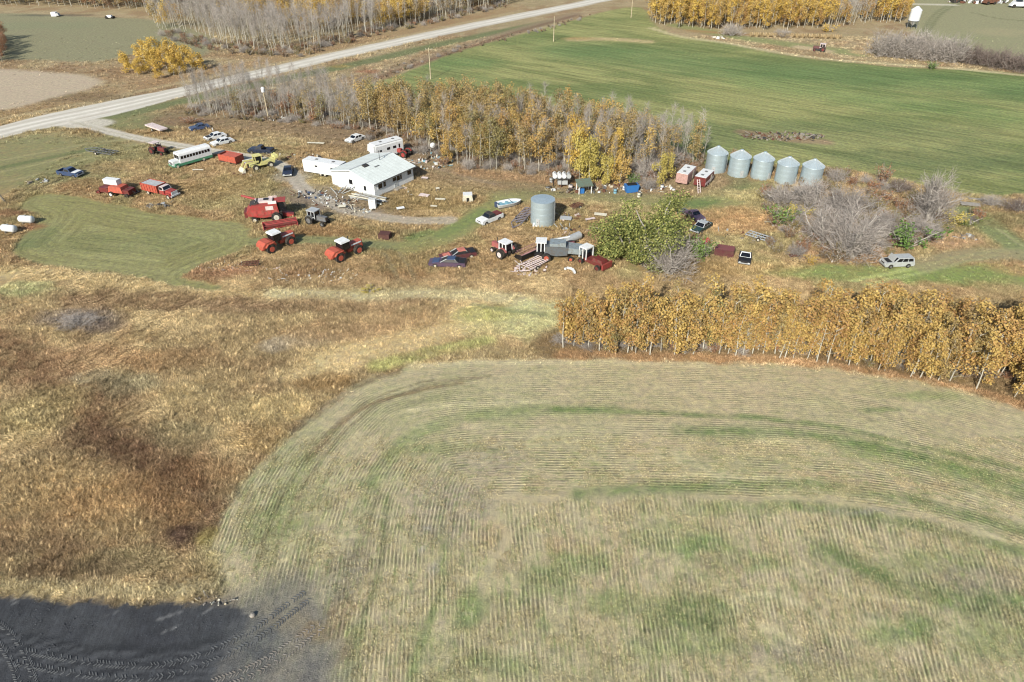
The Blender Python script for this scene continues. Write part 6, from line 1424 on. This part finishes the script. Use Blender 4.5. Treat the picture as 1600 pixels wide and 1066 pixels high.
def tuft(seed, n, H, R, w, lean, lie=0.0):
    r = np.random.default_rng(seed); V = []; F = []; LV = []
    for i in range(n):
        a = r.random()*6.28; q = R*math.sqrt(r.random()); p = np.array([math.cos(a)*q, math.sin(a)*q, -.02]); d = np.array([math.cos(a)*lean+lie, math.sin(a)*lean, 1.])+r.normal(size=3)*.25; d[2] = max(d[2], .25); d /= np.linalg.norm(d)
        h = H*r.uniform(.55, 1.1); s = np.cross(d, r.normal(size=3)); s /= np.linalg.norm(s); m = p+d*h*.55; e = m+(d+np.array([math.cos(a)*.5+lie*.6, math.sin(a)*.5, -.35]))*h*.45
        ww = w*r.uniform(.6, 1.4); o = len(V); V += [p-s*ww*.5, p+s*ww*.5, m+s*ww*.45, m-s*ww*.45, e]; F += [(o, o+1, o+2, o+3), (o+3, o+2, o+4)]; LV += [r.random()]*5
    me = make_mesh('grass_tuft', V, F); set_attr(me, 'lv', 'FLOAT', LV); me.materials.append(GRM); return me
TUF = [tuft(1, 30, .5, .34, .03, .3), tuft(2, 28, .6, .3, .028, .22), tuft(3, 28, .42, .38, .036, .5), tuft(4, 24, .55, .33, .034, .25, .8), tuft(5, 20, .8, .18, .03, .12)]
def grass_area(name, label, x0, x1, y0, y1, dens, seed, smul, cond=None, bump=1.6):
    r = np.random.default_rng(seed); n = int((x1-x0)*(y1-y0)*dens); x = r.uniform(x0, x1, n); y = r.uniform(y0, y1, n)
    u, v = proj(x, y); k = (u > -60) & (u < 1660) & (v < 1110); x = x[k]; y = y[k]; u = u[k]; v = v[k]
    c, tall, rid, ac, al, rw, sk, fn, names, aS, aP = paint(x, y)
    pr = tall*sstep(.15, .5, fbm(x, y, 2.5, 3, 66)+.12)
    k = r.random(len(x)) < pr
    for fx, fy, fr in FOOT: k &= ((x-fx)**2+(y-fy)**2) > (fr*.5)**2
    x = x[k]; y = y[k]; c = c[k]; tl = tall[k]; n = len(x)
    nz = fbm(x, y, 1.6, 3, 70); s = smul*(.48+.8*nz)*r.uniform(.7, 1.3, n)*(.5+.5*tl)
    c = c*(bump*(.72+.56*fbm(x, y, .9, 2, 71)))[:, None]
    c = c*.88+c.mean(1)[:, None]*.12
    idx = np.where(fbm(x, y, 6, 2, 72) > .55, r.choice([2, 3], n), r.choice([0, 1, 4], n))
    yaw = np.where(idx == 3, fbm(x, y, 5, 2, 73)*6.28, r.random(n)*6.28)
    scatter(name, label, 'grass', np.column_stack([x, y, np.zeros(n)]), TUF, yaw, np.stack([s, s, s*r.uniform(.7, 1.2, n)], 1), tint=c, idx=idx)
    print(name, n)
grass_area('tall_grass', 'tall dry grass of the slough in the left foreground and under the tree belt', -75, 75, 33, 92, 24, 1, .82)
grass_area('weeds', 'dry weeds and grass across the farmyard', -95, 95, 92, 150, 9, 2, .95)
grass_area('roadside_grass', 'dry grass along the gravel road and groves', -175, 175, 150, 262, 1.8, 3, 1.35)
# clods on the worked soil
def clods():
    r = np.random.default_rng(17); n = 60000; x = r.uniform(-42, -8, n); y = r.uniform(24, 40, n); u, v = proj(x, y); k = (u > -30) & (v < 1100); x, y = x[k], y[k]
    c, tall, rid, *_ , aS, aP = paint(x, y); k = (aP > .4) | ((aS > .5) & (u[k] < 540) & (v[k] > 915) & (r.random(len(x)) < .35)); k &= r.random(len(x)) < sstep(.5, .72, fbm(x, y, 1.2, 3, 97))*.55+.03
    x, y, c = x[k], y[k], c[k]; n = len(x); s = r.gamma(2, .011, n)+.012
    b = MB().lathe([(.01, -.3), (.8, -.1), (1.0, .25), (.6, .7), (.01, .85)], 6); me = make_mesh('clod', b.v, b.f); set_attr(me, 'lv', 'FLOAT', np.random.default_rng(2).random(len(b.v))); me.materials.append(GRM)
    scatter('soil_clods', 'loose clods scattered over the dark ploughed soil', 'clods', np.column_stack([x, y, np.zeros(n)]), [me], r.random(n)*6.28, np.stack([s, s*r.uniform(.6, 1, n), s*.7], 1), tint=c*1.25)
clods()
# stubble
def stubble():
    r = np.random.default_rng(8); n = 190000; x = r.uniform(-48, 60, n); y = 27+(76-27)*r.random(n)**1.0
    u, v = proj(x, y); k = (u > -40) & (u < 1640) & (v < 1100); x = x[k]; y = y[k]
    c, tall, rid, ac, al, rw, *_ = paint(x, y); k = (rw > .6); x, y, c, ac = x[k], y[k], c[k], ac[k]
    e = .05; ax_ = (paint(x+e, y)[3]-ac)/e; ay_ = (paint(x, y+e)[3]-ac)/e; g2 = ax_**2+ay_**2
    tgt = (np.round(ac/.36-.25)+.25)*.36; d = np.clip((tgt-ac)/np.maximum(g2, .3), -.3, .3)*r.uniform(.7, 1.1, len(x)); jt = np.where(fbm(x, y, 4, 3, 83) > .52, .35, .05); x = x+ax_*d+r.normal(size=len(x))*jt; y = y+ay_*d+r.normal(size=len(x))*jt
    keep = r.random(len(x)) < np.clip((fbm(x, y, 2.0, 4, 81)-.4)*5, .1, 1); x, y, c = x[keep], y[keep], c[keep]
    n = len(x); mixv = r.random(n)[:, None]*.55; c = c*(1-mixv)+alb((214, 198, 152))*mixv; s = r.uniform(.7, 1.3, n)
    scatter('stubble_straw', 'short cut straw standing in the rows of the stubble field', 'stubble', np.column_stack([x, y, np.zeros(n)]), ST, r.random(n)*6.28, np.stack([s, s, s], 1), tint=c*1.3)
    print('stubble', n)
ST = [tuft(11, 8, .15, .07, .026, .2), tuft(12, 6, .11, .1, .03, .8), tuft(13, 9, .13, .06, .026, .15)]
stubble()
